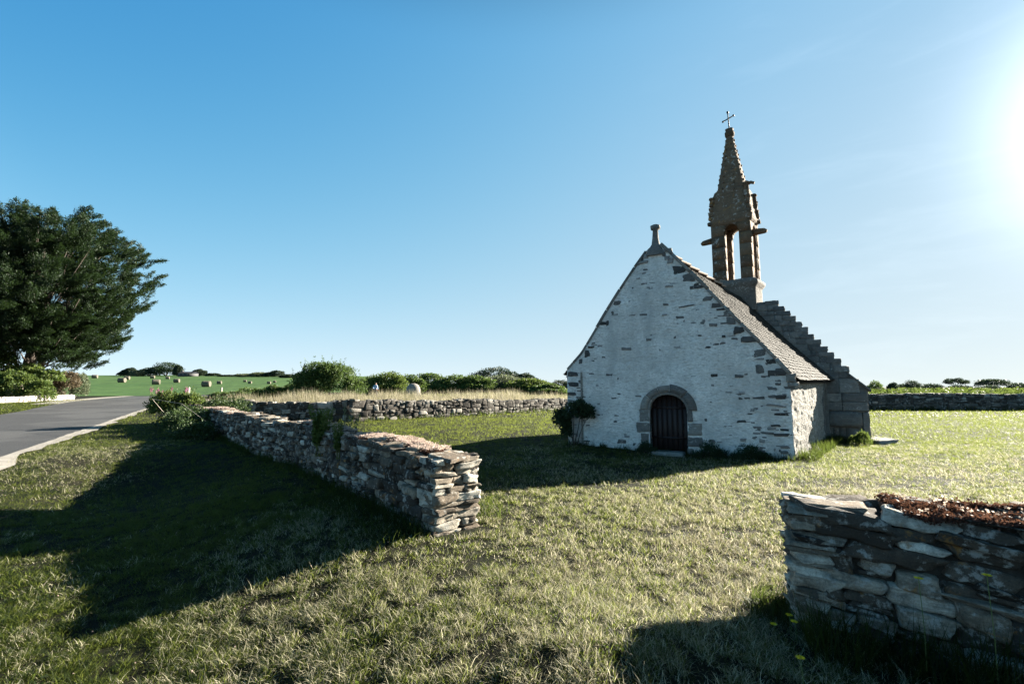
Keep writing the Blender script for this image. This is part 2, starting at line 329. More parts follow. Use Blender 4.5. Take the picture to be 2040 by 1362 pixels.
M['stem'] = plain('green_stem', (.08, .11, .03), (.15, .16, .06), 20)
M['cypress'] = foliage_mat('cypress_leaf', (.005, .013, .005), (.010, .024, .008), (.042, .07, .019), .3)
M['leaf'] = foliage_mat('shrub_leaf', (.018, .038, .009), (.045, .082, .018), (.12, .165, .05), .42)
M['leaf_bright'] = foliage_mat('bright_leaf', (.03, .055, .010), (.06, .095, .02), (.12, .15, .042), .5)
M['leaf_grey'] = foliage_mat('grey_leaf', (.04, .055, .03), (.085, .105, .06), (.17, .19, .12), .4)
M['leaf_dark'] = foliage_mat('dark_leaf', (.010, .022, .010), (.018, .036, .014), (.035, .06, .022), .2)
M['bramble'] = foliage_mat('bramble_leaf', (.012, .026, .008), (.024, .045, .013), (.07, .10, .03), .3)
M['leaf_far'] = foliage_mat('far_leaf', (.016, .027, .017), (.026, .042, .024), (.045, .062, .035), .3)
M['leaf_brown'] = foliage_mat('brown_leaf', (.035, .027, .016), (.08, .06, .036), (.15, .115, .07), .3)
M['bracken'] = foliage_mat('bracken_leaf', (.04, .065, .012), (.07, .10, .022), (.10, .13, .036), .4, .02)
M['sedum'] = foliage_mat('stonecrop', (.03, .014, .010), (.075, .032, .022), (.13, .068, .048), .3)
M['pink'] = foliage_mat('pink_petal', (.2, .03, .12), (.3, .07, .2), (.4, .16, .3), .4)
M['yellow'] = foliage_mat('yellow_petal', (.6, .45, .02), (.75, .6, .03), (.85, .7, .06), .4)
M['white'] = foliage_mat('pale_petal', (.3, .22, .2), (.4, .3, .27), (.5, .42, .37), .4)
M['straw'] = None
n = NT('baled_straw'); p = n.tc.outputs['Object']; a = n.noise(n.scale(p, 1, 8, 1), 9, 5, .8); col = n.mix(n.ramp(a, [(.3, 0), (.7, 1)]), (.07, .062, .046), (.15, .135, .108))
M['straw'] = n.done(n.bsdf(col, .9, n.bump(a, 1, .05), .15))
M['post'] = plain('post_wood', (.25, .22, .18), (.42, .38, .32), 12, .9, .6, .01)
M['skin'] = plain('skin', (.42, .25, .18), (.5, .3, .22), 20, .6, .05)
M['shirt'] = plain('blue_shirt', (.36, .5, .72), (.45, .6, .8), 10, .8, .3)
M['trousers'] = plain('navy_trousers', (.02, .023, .035), (.035, .038, .05), 12, .85, .3)
M['hair'] = plain('grey_brown_hair', (.04, .03, .025), (.08, .065, .05), 30, .7, .4)
M['farm_wall'] = plain('farm_wall', (.06, .06, .06), (.1, .1, .1), 3)
M['farm_roof'] = plain('farm_slate', (.014, .016, .02), (.024, .026, .03), 5, .95, .1, .01, .05)
M['glass'] = plain('dark_pane', (.02, .022, .026), (.03, .033, .04), 2, .15, 0, .001, .6)
# ------------------------------------------------------------------ ground, field, road
def grid_axis(n, lo, hi, a, c0=0):
    u = np.linspace(-1, 1, n); s = np.sinh(a * u) / np.sinh(a)
    return c0 + np.where(s < 0, -s * (lo - c0), s * (hi - c0))
xs = grid_axis(261, -3500, 3500, 8.5); ys = grid_axis(261, -300, 5000, 8.5, 6)
X, Y = np.meshgrid(xs, ys); Z = terrain(X, Y)
def gridfaces(ny, nx):
    i = np.arange(ny - 1)[:, None] * nx; j = np.arange(nx - 1)[None, :]
    return np.stack([i + j, i + j + 1, i + j + 1 + nx, i + j + nx], -1).reshape(-1, 4)
struct(npmesh('ground', np.stack([X, Y, Z], -1).reshape(-1, 3), [gridfaces(len(ys), len(xs))], M['ground'], smooth=True))
def resample(pts, n):
    pts = np.asarray(pts, dtype=float); d = np.concatenate([[0], np.cumsum(np.linalg.norm(np.diff(pts, axis=0), axis=1))])
    s = np.linspace(0, d[-1], n); return np.stack([np.interp(s, d, pts[:, i]) for i in range(pts.shape[1])], -1)
def smooth_poly(pts, n, it=3):
    pts = np.asarray(pts, dtype=float)
    for _ in range(it):
        q = pts[:-1] * .75 + pts[1:] * .25; r_ = pts[:-1] * .25 + pts[1:] * .75
        pts = np.concatenate([pts[:1], np.stack([q, r_], 1).reshape(-1, 2), pts[-1:]])
    return resample(pts, n)
def ribbon(name, Lp, Rp, lift, m, nx=12, jit=0):
    t = np.linspace(0, 1, nx)[None, :, None]; G = Lp[:, None] * (1 - t) + Rp[:, None] * t
    if jit: 
        G[:, -1, 0] += jit * fbm(np.stack([G[:, -1, 1] * 2.5, G[:, -1, 0] * 2.5, 0 * G[:, -1, 0]], -1), 4); G[:, 0, 0] += jit * .4 * fbm(np.stack([G[:, 0, 1] * 2, G[:, 0, 0] * 2, 0 * G[:, 0, 0] + 7], -1), 4)
    z = terrain(G[..., 0], G[..., 1]) + lift
    V = np.concatenate([G, z[..., None]], -1).reshape(-1, 3)
    return struct(npmesh(name, V, [gridfaces(len(Lp), nx)[:, ::-1]], m, smooth=True))
RL = smooth_poly([(-14, -14), (-16, 0), (-20.5, 12), (-31.6, 28.6), (-42.3, 41.4), (-55, 58), (-64, 76), (-66, 100), (-60, 150), (-50, 200)], 420)
RR = smooth_poly([(-5, -14), (-5.6, 0), (-8.7, 5.5), (-11.1, 9.3), (-13.1, 12.2), (-16.9, 18.0), (-25.9, 31.5), (-36.6, 47.7), (-46.5, 66), (-50, 92), (-48, 140), (-42, 200)], 420)
ribbon('road', RL, RR, .03, M['asphalt'], 24)
dirn = np.gradient(RR, axis=0); nr = np.stack([dirn[:, 1], -dirn[:, 0]], -1); nr /= np.linalg.norm(nr, axis=1)[:, None]
wv = (.30 + .6 * fbm(np.stack([RR[:, 1] * .6, RR[:, 0] * .6, 0 * RR[:, 0]], -1), 3))[:, None]
ribbon('gravel_verge', RR - nr * .05, RR + nr * wv, .042, M['gravel'], 7, .55)
dl = np.gradient(RL, axis=0); nl = np.stack([-dl[:, 1], dl[:, 0]], -1); nl /= np.linalg.norm(nl, axis=1)[:, None]
sel = slice(126, 290)
ribbon('roadside_gravel', (RL + nl * 2.0)[sel], (RL - nl * .05)[sel], .040, M['gravel'], 5)
ar = np.linspace(-1.05, -.30, 60); dep = np.concatenate([np.linspace(76, 130, 25), np.linspace(135, 420, 30)])
A_, D_ = np.meshgrid(ar, dep); Xf = A_ * D_
Zf = terrain(Xf, D_) + .06
keep = None
struct(npmesh('field', np.stack([Xf, D_, Zf], -1).reshape(-1, 3), [gridfaces(len(dep), len(ar))], M['field'], smooth=True))
# ------------------------------------------------------------------ stones
def cube_template(c):
    c = np.array(c); k = len(c); V = []; Fq = []
    idx = {}
    def vid(p):
        key = tuple(np.round(p, 4))
        if key not in idx: idx[key] = len(V); V.append(p)
        return idx[key]
    for ax in range(3):
        for sgn in (-1, 1):
            for i in range(k - 1):
                for j in range(k - 1):
                    q = []
                    for (a_, b_) in ((i, j), (i + 1, j), (i + 1, j + 1), (i, j + 1)):
                        p = [0, 0, 0]; p[ax] = sgn; p[(ax + 1) % 3] = c[a_]; p[(ax + 2) % 3] = c[b_]; q.append(vid(tuple(p)))
                    Fq.append(q if sgn > 0 else q[::-1])
    return np.array(V, dtype=float), np.array(Fq)
TPL = {'hi': cube_template([-1, -.86, -.55, -.2, .2, .55, .86, 1]), 'mid': cube_template([-1, -.8, -.25, .25, .8, 1]), 'lo': cube_template([-1, -.7, .7, 1])}
def stones(acc, Cn, X_, Y_, Z_, H, tpl='mid', rough=.3, m=0, rr=None, strata=1.0, rnd_r=(.28, .6)):
    """Cn centres, X_/Y_/Z_ unit axes, H half extents (n x 3): rounded irregular blocks"""
    T, Fq = TPL[tpl]; n = len(Cn); k = len(T)
    H = np.asarray(H, dtype=float)
    P = T[None] * H[:, None]
    r = (H.min(1) * rng.uniform(rnd_r[0], rnd_r[1], n))[:, None, None]
    inn = np.clip(P, -(H[:, None] - r), H[:, None] - r); d = P - inn
    L = np.linalg.norm(d, axis=2, keepdims=True); P = inn + d / np.maximum(L, 1e-9) * np.minimum(r, L * 9)
    off = rng.uniform(-1, 1, (n, 2, 2, 2, 3)) * rough
    t = (T + 1) / 2
    wsum = 0
    for i in (0, 1):
        for j in (0, 1):
            for l in (0, 1):
                wg = (t[:, 0] if i else 1 - t[:, 0]) * (t[:, 1] if j else 1 - t[:, 1]) * (t[:, 2] if l else 1 - t[:, 2])
                wsum = wsum + wg[None, :, None] * off[:, i, j, l][:, None, :]
    P = P + wsum * H[:, None] * np.array([.8, .6, .9])
    seed = rng.uniform(0, 500, (n, 1, 3)); ns = fbm(P * np.array([14, 14, 14]) + seed, 3)
    st = fbm(P * np.array([5, 5, 42]) + seed + 50, 2) * strata
    sgn = np.sign(T)[None] * (np.abs(T)[None] > .84)
    P = P + (ns[..., None] * .055 + st[..., None] * .03 * np.array([1, 1, .2])) * np.minimum(1, H.min(1) / .05)[:, None, None] * sgn
    W = Cn[:, None] + P[..., 0:1] * X_[:, None] + P[..., 1:2] * Y_[:, None] + P[..., 2:3] * Z_[:, None]
    Fa = (Fq[None] + (np.arange(n) * k)[:, None, None]).reshape(-1, 4)
    rv = rng.uniform(0, 1, n) if rr is None else rr
    acc.add(W.reshape(-1, 3), Fa, np.repeat(rv, k), m)
def partition(x0, x1, z0, z1, w, h):
    out = []; st = [(x0, x1, z0, z1)]
    while st:
        a, b, c, d = st.pop(); W, Hh = b - a, d - c
        tw, th = w * random.uniform(.5, 1.8), h * random.uniform(.4, 2.3)
        if Hh > th * 1.5 and (Hh / h > W / w * .75 or W < tw):
            s = c + Hh * random.uniform(.32, .68); st += [(a, b, c, s), (a, b, s, d)]
        elif W > tw * 1.5:
            s = a + W * random.uniform(.3, .7); st += [(a, s, c, d), (s, b, c, d)]
        else: out.append((a, b, c, d))
    return np.array(out)
class Path:
    def __init__(s, pts):
        s.p = np.asarray(pts, dtype=float); s.d = np.concatenate([[0], np.cumsum(np.linalg.norm(np.diff(s.p, axis=0), axis=1))]); s.L = s.d[-1]
    def __call__(s, q):
        q = np.asarray(q, dtype=float); f = lambda v: np.stack([np.interp(v, s.d, s.p[:, i]) for i in (0, 1)], -1)
        P = f(q); T = f(np.minimum(q + .25, s.L)) - f(np.maximum(q - .25, 0)); T /= np.linalg.norm(T, axis=-1, keepdims=True)
        return P, T, np.stack([T[..., 1], -T[..., 0]], -1)    # N = right-hand side of travel
def v3(a, z=0): return np.concatenate([a, np.broadcast_to(np.asarray(z, dtype=float), a.shape[:-1])[..., None]], -1)
def wall(name, label, pts, th, height, sw, sh, tplf, material, tilt=0, ends=(True, True), toph=.07, pale_top=True, cap=1.0, base_pad=.35, loc_i=0, rough=.3):
    path = Path(pts); acc = Acc(); hf = height if callable(height) else (lambda s: 0 * s + height)
    zg = lambda s: terrain(path(s)[0][..., 0], path(s)[0][..., 1])
    s = np.linspace(.06, path.L - .06, max(4, int(path.L / .4))); P, T, N = path(s); ins = th / 2 - .075
    zt, zb = hf(s) - .06, zg(s) - .6
    ring = np.stack([v3(P + N * ins, zb), v3(P - N * ins, zb), v3(P - N * ins, zt), v3(P + N * ins, zt)], 1)
    k = len(s); i = np.arange(k - 1)[:, None] * 4; j = np.arange(4)[None]; jj = (j + 1) % 4
    acc.add(ring.reshape(-1, 3), np.concatenate([np.stack([i + j, i + 4 + j, i + 4 + jj, i + jj], -1).reshape(-1, 4), [[0, 1, 2, 3], [4 * k - 1, 4 * k - 2, 4 * k - 3, 4 * k - 4]]]), 0, 1)
    def put(Cn, X_, N_, Hh, tpl, tl, rr=None, m=0):
        n_ = len(Cn); a = tl + rng.normal(0, .05, n_); Zu = np.tile([0, 0, 1.], (n_, 1))
        b = rng.normal(0, .07, n_)
        Xn = X_ * np.cos(b)[:, None] + N_ * np.sin(b)[:, None]; Nn = N_ * np.cos(b)[:, None] - X_ * np.sin(b)[:, None]
        X2 = Xn * np.cos(a)[:, None] + Zu * np.sin(a)[:, None]; Z2 = Zu * np.cos(a)[:, None] - Xn * np.sin(a)[:, None]
        stones(acc, Cn, X2, Nn, Z2, Hh, tpl, rough, m, rr)
    for side in (1, -1):
        R_ = partition(0, path.L, 0, 1, sw, sh / float(np.mean(hf(s))) * .92)
        sc_ = (R_[:, 0] + R_[:, 1]) / 2; P, T, N = path(sc_); b0 = zg(sc_) - base_pad; t0 = hf(sc_)
        zc = b0 + (t0 - b0) * (R_[:, 2] + R_[:, 3]) / 2; wv_ = .05 * np.sin(sc_ * 2.1 + side) + .04 * np.sin(sc_ * 5.3)
        zc = zc + wv_ * np.sin(PI * (R_[:, 2] + R_[:, 3]) / 2)
        Hh = np.stack([(R_[:, 1] - R_[:, 0]) / 2 - .004, rng.uniform(.09, .14, len(R_)), (R_[:, 3] - R_[:, 2]) / 2 * (t0 - b0) - .003], -1)
        Hh = np.maximum(Hh, .014)
        Cn = v3(P + side * N * (th / 2 - Hh[:, 1] + rng.uniform(-.045, .03, len(R_)))[:, None], zc)
        tl = np.array([tplf(*p_) for p_ in P]); tlt = tilt * side if not callable(tilt) else tilt(sc_) * side
        for q in ('hi', 'mid', 'lo'):
            e = tl == q
            if e.any(): put(Cn[e], v3(T[e]), v3(side * N[e]), Hh[e], q, (tlt if np.isscalar(tlt) else tlt[e]))
    for en, on in ((0, ends[0]), (1, ends[1])):
        if not on: continue
        s0 = 0 if en == 0 else path.L; P, T, N = path(np.array([s0])); P, T, N = P[0], T[0], N[0]; o = -T if en == 0 else T
        b0 = float(zg(np.array([s0]))[0]) - base_pad; t0 = float(hf(np.array([s0]))[0])
        R_ = partition(-th / 2, th / 2, b0, t0, sw * .8, sh)
        c = (R_[:, 0] + R_[:, 1]) / 2; Hh = np.stack([(R_[:, 1] - R_[:, 0]) / 2 - .004, rng.uniform(.1, .16, len(R_)), (R_[:, 3] - R_[:, 2]) / 2 - .003], -1)
        Cn = v3(P + N * c[:, None] + o * (rng.uniform(-.03, .02, len(R_)) - Hh[:, 1] + .04)[:, None], (R_[:, 2] + R_[:, 3]) / 2)
        put(Cn, np.tile(v3(N), (len(R_), 1)), np.tile(v3(o), (len(R_), 1)), Hh, tplf(*P), 0, rng.uniform(.62, 1, len(R_)))
    nt = int(path.L / .26 * 2 * cap); st = rng.uniform(.1, path.L - .1, nt); sd = rng.uniform(-1, 1, nt); P, T, N = path(st)
    Hh = np.stack([rng.uniform(.08, .24, nt), rng.uniform(.07, .17, nt), rng.uniform(.015, toph * .6, nt)], -1)
    Cn = v3(P + N * (sd * (th / 2 - .12))[:, None], hf(st) - .01 + rng.uniform(-.02, .03, nt)); aa = rng.normal(0, .5, nt)
    Xc = T * np.cos(aa)[:, None] + N * np.sin(aa)[:, None]; Yc = -T * np.sin(aa)[:, None] + N * np.cos(aa)[:, None]
    tl = np.array([tplf(*p_) for p_ in P])
    for q in ('hi', 'mid', 'lo'):
        e = tl == q
        if e.any(): put(Cn[e], v3(Xc[e]), v3(Yc[e]), Hh[e], q, 0, rng.uniform(.3, 1, e.sum()) if pale_top else None)
    loc = np.array([path.p[loc_i][0], path.p[loc_i][1], tz(*path.p[loc_i])])
    o = acc.build(name, [material, M['soil']], None, True, loc)
    tag(o, label, 'stone wall'); return o, path
def lod(x, y):
    r = math.hypot(x, y); return 'hi' if r < 6.5 else ('mid' if r < 13 else 'lo')
WA = [(-.69, 5.77), (-2.47, 7.87), (-4.5, 10.4), (-7.15, 13.2), (-10.85, 17.2), (-15.7, 22.0)]
WB = [(-15.9, 22.4), (-12, 22.6), (-8.2, 23.0), (-2.0, 28.6), (4.3, 35.2), (12, 36.5)]
fd = np.array([.893, -.45]); nd = np.array([.45, .893]); c0 = np.array([2.05, 3.38]) + nd * .31
WC = [c0, c0 + fd * 1.5, c0 + fd * 4.5]
WD = [(12.3, 36.6), (20, 35.2), (26, 34.6), (36, 34.4), (52, 33.5)]
hA = lambda s: .86 + .06 * smooth(0, 3, s) + .05 * np.sin(s * 1.3) * smooth(.5, 3, s) - .05 * smooth(3, 8, s)
wallA, pathA = wall('dry_stone_wall', 'long rubble stone wall in shade left of the gateway, its near end stacked and sunlit', WA, .66, hA, .27, .068, lod, M['stone'], 0, (True, True))
wallC, pathC = wall('dry_stone_wall', 'near stone wall end right of the gateway with tilted slabs and red stonecrop on top', WC, .62, lambda s: .88 + .02 * s, .27, .062, lod, M['stone'], -.12, (True, True), rough=.45, toph=.05, cap=.4)
wallB, pathB = wall('dry_stone_wall', 'sunlit low rubble wall along the back of the lawn, under the strip of dry golden grass', WB, .6,
    lambda s: 1.0 - .2 * smooth(8, 24, s) + .05 * np.sin(s * .9) + .03 * np.sin(s * 2.7), .36, .15, lambda x, y: 'lo', M['stone_far'], 0, (True, True), .1, loc_i=2)
wallD, pathD = wall('dry_stone_wall', 'dark backlit stone wall far across the lawn right of the chapel, bracken above it', WD, .6,
    lambda s: 1.20 + .03 * np.sin(s * .7), .42, .13, lambda x, y: 'lo', M['stone_far'], 0, (True, True), .1, loc_i=1)
# ------------------------------------------------------------------ chapel
R2 = np.array([7.0, 11.41]); g = np.array([-.87, .493]); gn = np.array([-.493, -.87]); ax = np.array([.682, .731]); sn = np.array([.731, -.682])
S2 = R2 + ax * 5.3; L2 = R2 + g * 6.03
chapel = empty('chapel', 'small whitewashed stone chapel with arched door, stepped cross wall and slender bell spire', 'chapel', (R2[0], R2[1], 0))
CL = np.array([R2[0], R2[1], 0.])
def gt(px, py): p = on_plane(px, py, R2, gn); return ((p[:2] - R2) @ g, p[2])
def st_(px, py): p = on_plane(px, py, S2, gn); return ((p[:2] - S2) @ g, p[2])
def wall_grid(acc, P0, d, nrm, ts, zbot, ztop, opening=None, rows=70, lump=.02, th=.5, back=True):
    """rendered wall as a lumpy grid; opening = (t0, t1, arch(t))"""
    ts = np.asarray(ts)
    def sheet(tt, z0f, z1f):
        v = np.linspace(0, 1, rows)[:, None]; Z_ = z0f(tt)[None] * (1 - v) + z1f(tt)[None] * v; T_ = np.broadcast_to(tt[None], Z_.shape)
        q = np.stack([T_, Z_ * 1.6, 0 * T_ + P0[0]], -1)
        dsp = lump * (fbm(q * 3.2, 3) * 2.2 + .8 * fbm(q * 12, 2))
        B = P0[None, None] + d * T_[..., None] + nrm * dsp[..., None]
        V = np.concatenate([B, Z_[..., None]], -1).reshape(-1, 3); Fq = gridfaces(rows, len(tt))
        acc.add(V, Fq if np.cross(d, nrm) < 0 else Fq[:, ::-1], .5)
        if back:
            Vb = np.concatenate([P0[None, None] + d * T_[..., None] - nrm * th + 0 * dsp[..., None], Z_[..., None]], -1).reshape(-1, 3)
            acc.add(Vb, Fq[:, ::-1], .5)
    if opening is None: sheet(ts, lambda t: 0 * t + zbot, ztop)
    else:
        a, b, arch = opening
        l = np.concatenate([ts[ts < a], [a]]); r = np.concatenate([[b], ts[ts > b]]); m = np.linspace(a, b, 36)
        sheet(l, lambda t: 0 * t + zbot, ztop); sheet(r, lambda t: 0 * t + zbot, ztop); sheet(m, arch, ztop)
out = [gt(*p) for p in [(1575, 745), (1545, 714), (1500, 668), (1450, 618), (1400, 566), (1345, 512), (1316, 486), (1296, 491), (1287, 500), (1266, 529), (1250, 553), (1238, 571), (1211, 614), (1187, 655), (1159, 702), (1130, 735)]]
ot = np.array([o[0] for o in out]); oz = np.array([o[1] for o in out]); ot[0] = 0; ot[-1] = 6.03
gtop = lambda t: np.interp(t, ot, oz)
d0, d1 = gt(1369, 830)[0], gt(1294, 830)[0]; dc, dr = (d0 + d1) / 2, (d1 - d0) / 2; dtop = gt(1331, 785)[1]; dspr = dtop - dr * .86
darch = lambda t: dspr + (dtop - dspr) * np.sqrt(np.maximum(0, 1 - ((t - dc) / dr) ** 2))
a = Acc(); wall_grid(a, R2, g, gn, np.linspace(0, 6.03, 150), -.6, gtop, (d0, d1, darch), 100, .018)
def gpos(t, z, o=0): b = R2 + g * t + gn * o; return np.array([b[0], b[1], z])
def to_local(o):                              # children of the chapel are modelled in world space
    o.matrix_parent_inverse = Matrix.Translation(-Vector(CL)); return o
# exposed slabs showing through the limewash, part of the gable's surface
crop = [(840,880,565,582),(585,650,187,213),(745,815,370,395),(870,940,487,502),(1000,1092,630,660),(1125,1232,798,828),(1070,1112,772,815),(1175,1228,925,945),(1165,1232,1015,1027),(1130,1232,974,983),(1195,1240,1095,1105),(1170,1240,1119,1131),(1200,1242,1180,1191),(1200,1242,1205,1219),(980,1025,1050,1063),(995,1025,1143,1157),(1095,1120,1145,1165),(850,885,820,833),(970,1010,822,838),(990,1020,905,920),(478,530,250,270),(290,325,555,575),(230,262,680,690),(130,182,808,830),(130,182,860,882),(130,170,912,925),(385,420,1150,1165),(415,440,1128,1138),(525,550,640,656),(400,445,685,700),(820,850,680,690),(605,625,518,528),(610,635,465,475),(785,802,622,630),(905,922,625,636),(620,660,370,385),(690,760,472,485),(1100,1165,1112,1121),(1060,1120,934,944),(1150,1200,1075,1082)]
Cn, Hh, mm, rr = [], [], [], []
for x0, x1, y0, y1 in crop:
    t0, z1 = gt(1080 + x1 / 2.523, 420 + y0 / 2.523); t1, z0 = gt(1080 + x0 / 2.523, 420 + y1 / 2.523)
    Cn.append(gpos((t0 + t1) / 2, (z0 + z1) / 2, -.045)); Hh.append(((t1 - t0) / 2, .075, (z1 - z0) / 2)); mm.append(0); rr.append(random.random())
for k in range(170):
    t = random.uniform(.1, 5.9); z = random.uniform(-.05, float(gtop(t)) - .2)
    if k > 110: t = random.choice([random.uniform(.03, .9), random.uniform(.03, 1.6), random.uniform(5.4, 5.98)]); z = random.uniform(0, 1.9)
    if d0 - .3 < t < d1 + .3 and z < dtop + .35: continue
    w_ = random.uniform(.025, .11); Cn.append(gpos(t, z, -.066)); Hh.append((w_, .07, random.uniform(.012, .04))); mm.append(0); rr.append(random.uniform(.55, 1))
Cn, Hh = np.array(Cn), np.array(Hh); nn = len(Cn); tl = np.random.default_rng(3).normal(0, .04, nn)
Xv = np.tile(v3(g), (nn, 1)); Zv = np.tile([0, 0, 1.], (nn, 1)); X2 = Xv * np.cos(tl)[:, None] + Zv * np.sin(tl)[:, None]; Z2 = Zv * np.cos(tl)[:, None] - Xv * np.sin(tl)[:, None]
stones(a, Cn, X2, np.tile(v3(gn), (nn, 1)), Z2, Hh, 'mid', .3, 1, np.array(rr), .3)
# dark stones packed under the rake on the right, and the weathered left rake
rk = []
for (x0, y0), (x1, y1), wd in [((1350,525),(1398,570),.30),((1408,582),(1450,628),.30),((1452,628),(1500,678),.26),((1512,690),(1566,742),.26),((1322,500),(1340,518),.2),((1288,503),(1268,524),.12),((1232,592),(1205,648),.17),((1186,678),(1150,722),.14)]:
    (ta, za), (tb, zb) = gt(x0, y0), gt(x1, y1)
    for f in np.linspace(.15, .85, 3):
        rk.append((ta + (tb - ta) * f, za + (zb - za) * f - .06, wd * random.uniform(.3, .8)))
for t, z, w_ in rk:
    stones(a, np.array([gpos(t + (w_ * .3 if t < 3.3 else -w_ * .3), z, -.055)]), v3(g)[None], v3(gn)[None], np.array([[0, 0, 1.]]), np.array([[w_ * .8, .075, random.uniform(.05, .11)]]), 'mid', .5, 1)
to_local(a.build('west_gable', [M['lime'], M['slab']], chapel, True))
# door surround: voussoirs and jamb blocks
a = Acc()
def ring_block(f0, f1, r0, r1, proud, r_=None):
    fs = np.linspace(f0, f1, 7); V = []
    for f in fs:
        for (r, o) in ((r0, proud), (r1, proud), (r1, -.2), (r0, -.32)):
            V.append(gpos(dc + math.cos(f) * (dr + r), dspr + math.sin(f) * (dtop - dspr + r), o))
    V = np.array(V); i = np.arange(6)[:, None] * 4; j = np.arange(4)[None]; jj = (j + 1) % 4
    Fq = np.concatenate([np.stack([i + j, i + jj, i + 4 + jj, i + 4 + j], -1).reshape(-1, 4), [[0, 3, 2, 1], [24, 25, 26, 27]]]); a.add(V, Fq, r_)
cuts = [-.02, .62, 1.18, 1.66, 2.35, PI + .02]
for f0, f1 in zip(cuts[:-1], cuts[1:]):
    ring_block(f0 + .012, f1 - .012, .06, random.uniform(.23, .29), .03); ring_block(f0 + .004, f1 - .004, -.015, .07, .012)
jl = [(1274,1294,815,839),(1268,1294,841,861),(1277,1294,863,886),(1271,1294,888,908)]; jr = [(1369,1380,815,840),(1369,1399,842,868),(1369,1401,870,891),(1369,1384,893,910)]
for x0, x1, y0, y1 in jl + jr:
    t1, z1 = gt(x0, y0); t0, z0 = gt(x1, y1)
    Cn = gpos((t0 + t1) / 2, (z0 + z1) / 2, -.115); stones(a, Cn[None], v3(g)[None], v3(gn)[None], np.array([[0, 0, 1.]]), np.array([[(t1 - t0) / 2, .135, (z1 - z0) / 2]]), 'hi', .06, 0, None, .3, (.1, .2))
surr = to_local(a.build('door_surround', M['granite'], chapel))
a = Acc(); np_ = 7
for k in range(np_):
    t0, t1 = d0 + (d1 - d0) * k / np_ + .006, d0 + (d1 - d0) * (k + 1) / np_ - .006
    zt = float(darch((t0 + t1) / 2)) + .08
    a.add(box8(gpos((t0 + t1) / 2, (zt - .5) / 2, -.27 - .004 * (k % 2)), v3(g) * (t1 - t0) / 2, v3(gn) * .02, (0, 0, (zt + .5) / 2)), BOXF)
for z in (.3, 1.15): a.add(box8(gpos(dc, z, -.245), v3(g) * dr * .96, v3(gn) * .006, (0, 0, .03)), BOXF)
door = to_local(a.build('door', M['door'], chapel))
a = Acc(); tube(a, [gpos(d0 + .13, .62, -.235), gpos(d0 + .13, .62, -.19), gpos(d0 + .13, .72, -.19), gpos(d0 + .13, .72, -.235)], .012, 6)
h_ = a.build('handle', M['iron'], door); 
a = Acc(); stones(a, np.array([gpos(dc, -.13, .12)]), v3(g)[None], v3(gn)[None], np.array([[0, 0, 1.]]), np.array([[.42, .24, .09]]), 'hi', .12, 0, np.array([.9]), .4)
to_local(a.build('doorstep', M['coping'], chapel, True))
# side wall with pointed doorway next to the buttress
n0, n1 = 4.42, 5.02; nc, nr_ = (n0 + n1) / 2, (n1 - n0) / 2
narch = lambda t: 1.15 + .62 * (1 - np.abs((t - nc) / nr_) ** 1.7)
ez0, ez1 = 2.02, 1.93
a = Acc(); wall_grid(a, R2, ax, sn, np.linspace(0, 5.3, 150), -.6, lambda t: ez0 + (ez1 - ez0) * t / 5.3, (n0, n1, narch), 90, .05)
to_local(a.build('side_wall', M['lime_thin_dimmed'], chapel, True))
def spos(t, z, o=0): b = R2 + ax * t + sn * o; return np.array([b[0], b[1], z])
a = Acc()
ft = np.linspace(n0, n1, 15)
for o0, o1, gp_ in ((.02, -.35, .0),):
    V = []; path_ = [(n0, -.4), (n0, .6)] + [(t, float(narch(t))) for t in ft] + [(n1, .6), (n1, -.4)]
    for t, z in path_:
        e = 1.0 + .36 * (z > .6)
        for (k, o) in ((0, .02), (1, .02), (1, -.05), (0, -.32)):
            tt = nc + (t - nc) * (1 + k * .42); zz = z + k * (.14 if z > 1.15 else 0); V.append(spos(tt, zz, o))
    V = np.array(V); i = np.arange(len(path_) - 1)[:, None] * 4; j = np.arange(4)[None]; jj = (j + 1) % 4
    a.add(V, np.stack([i + j, i + jj, i + 4 + jj, i + 4 + j], -1).reshape(-1, 4), .3)
to_local(a.build('side_door_surround', M['granite'], chapel))
a = Acc()
for k in range(5):
    t0, t1 = n0 + (n1 - n0) * k / 5 + .004, n0 + (n1 - n0) * (k + 1) / 5 - .004
    a.add(box8(spos((t0 + t1) / 2, .7, -.27 - .004 * (k % 2)), v3(ax) * (t1 - t0) / 2, v3(sn) * .02, (0, 0, 1.2)), BOXF)
to_local(a.build('side_door', M['door'], chapel))
# north wall
N2 = S2 + g * 6.03
a = Acc(); dd = (N2 - L2) / np.linalg.norm(N2 - L2); nnrm = np.array([-dd[1], dd[0]])
wall_grid(a, L2, dd, nnrm, np.linspace(0, 5.3, 40), -.6, lambda t: 2.2 + 0 * t, None, 30, .03)
to_local(a.build('side_wall', M['lime_thin_dimmed'], chapel, True))
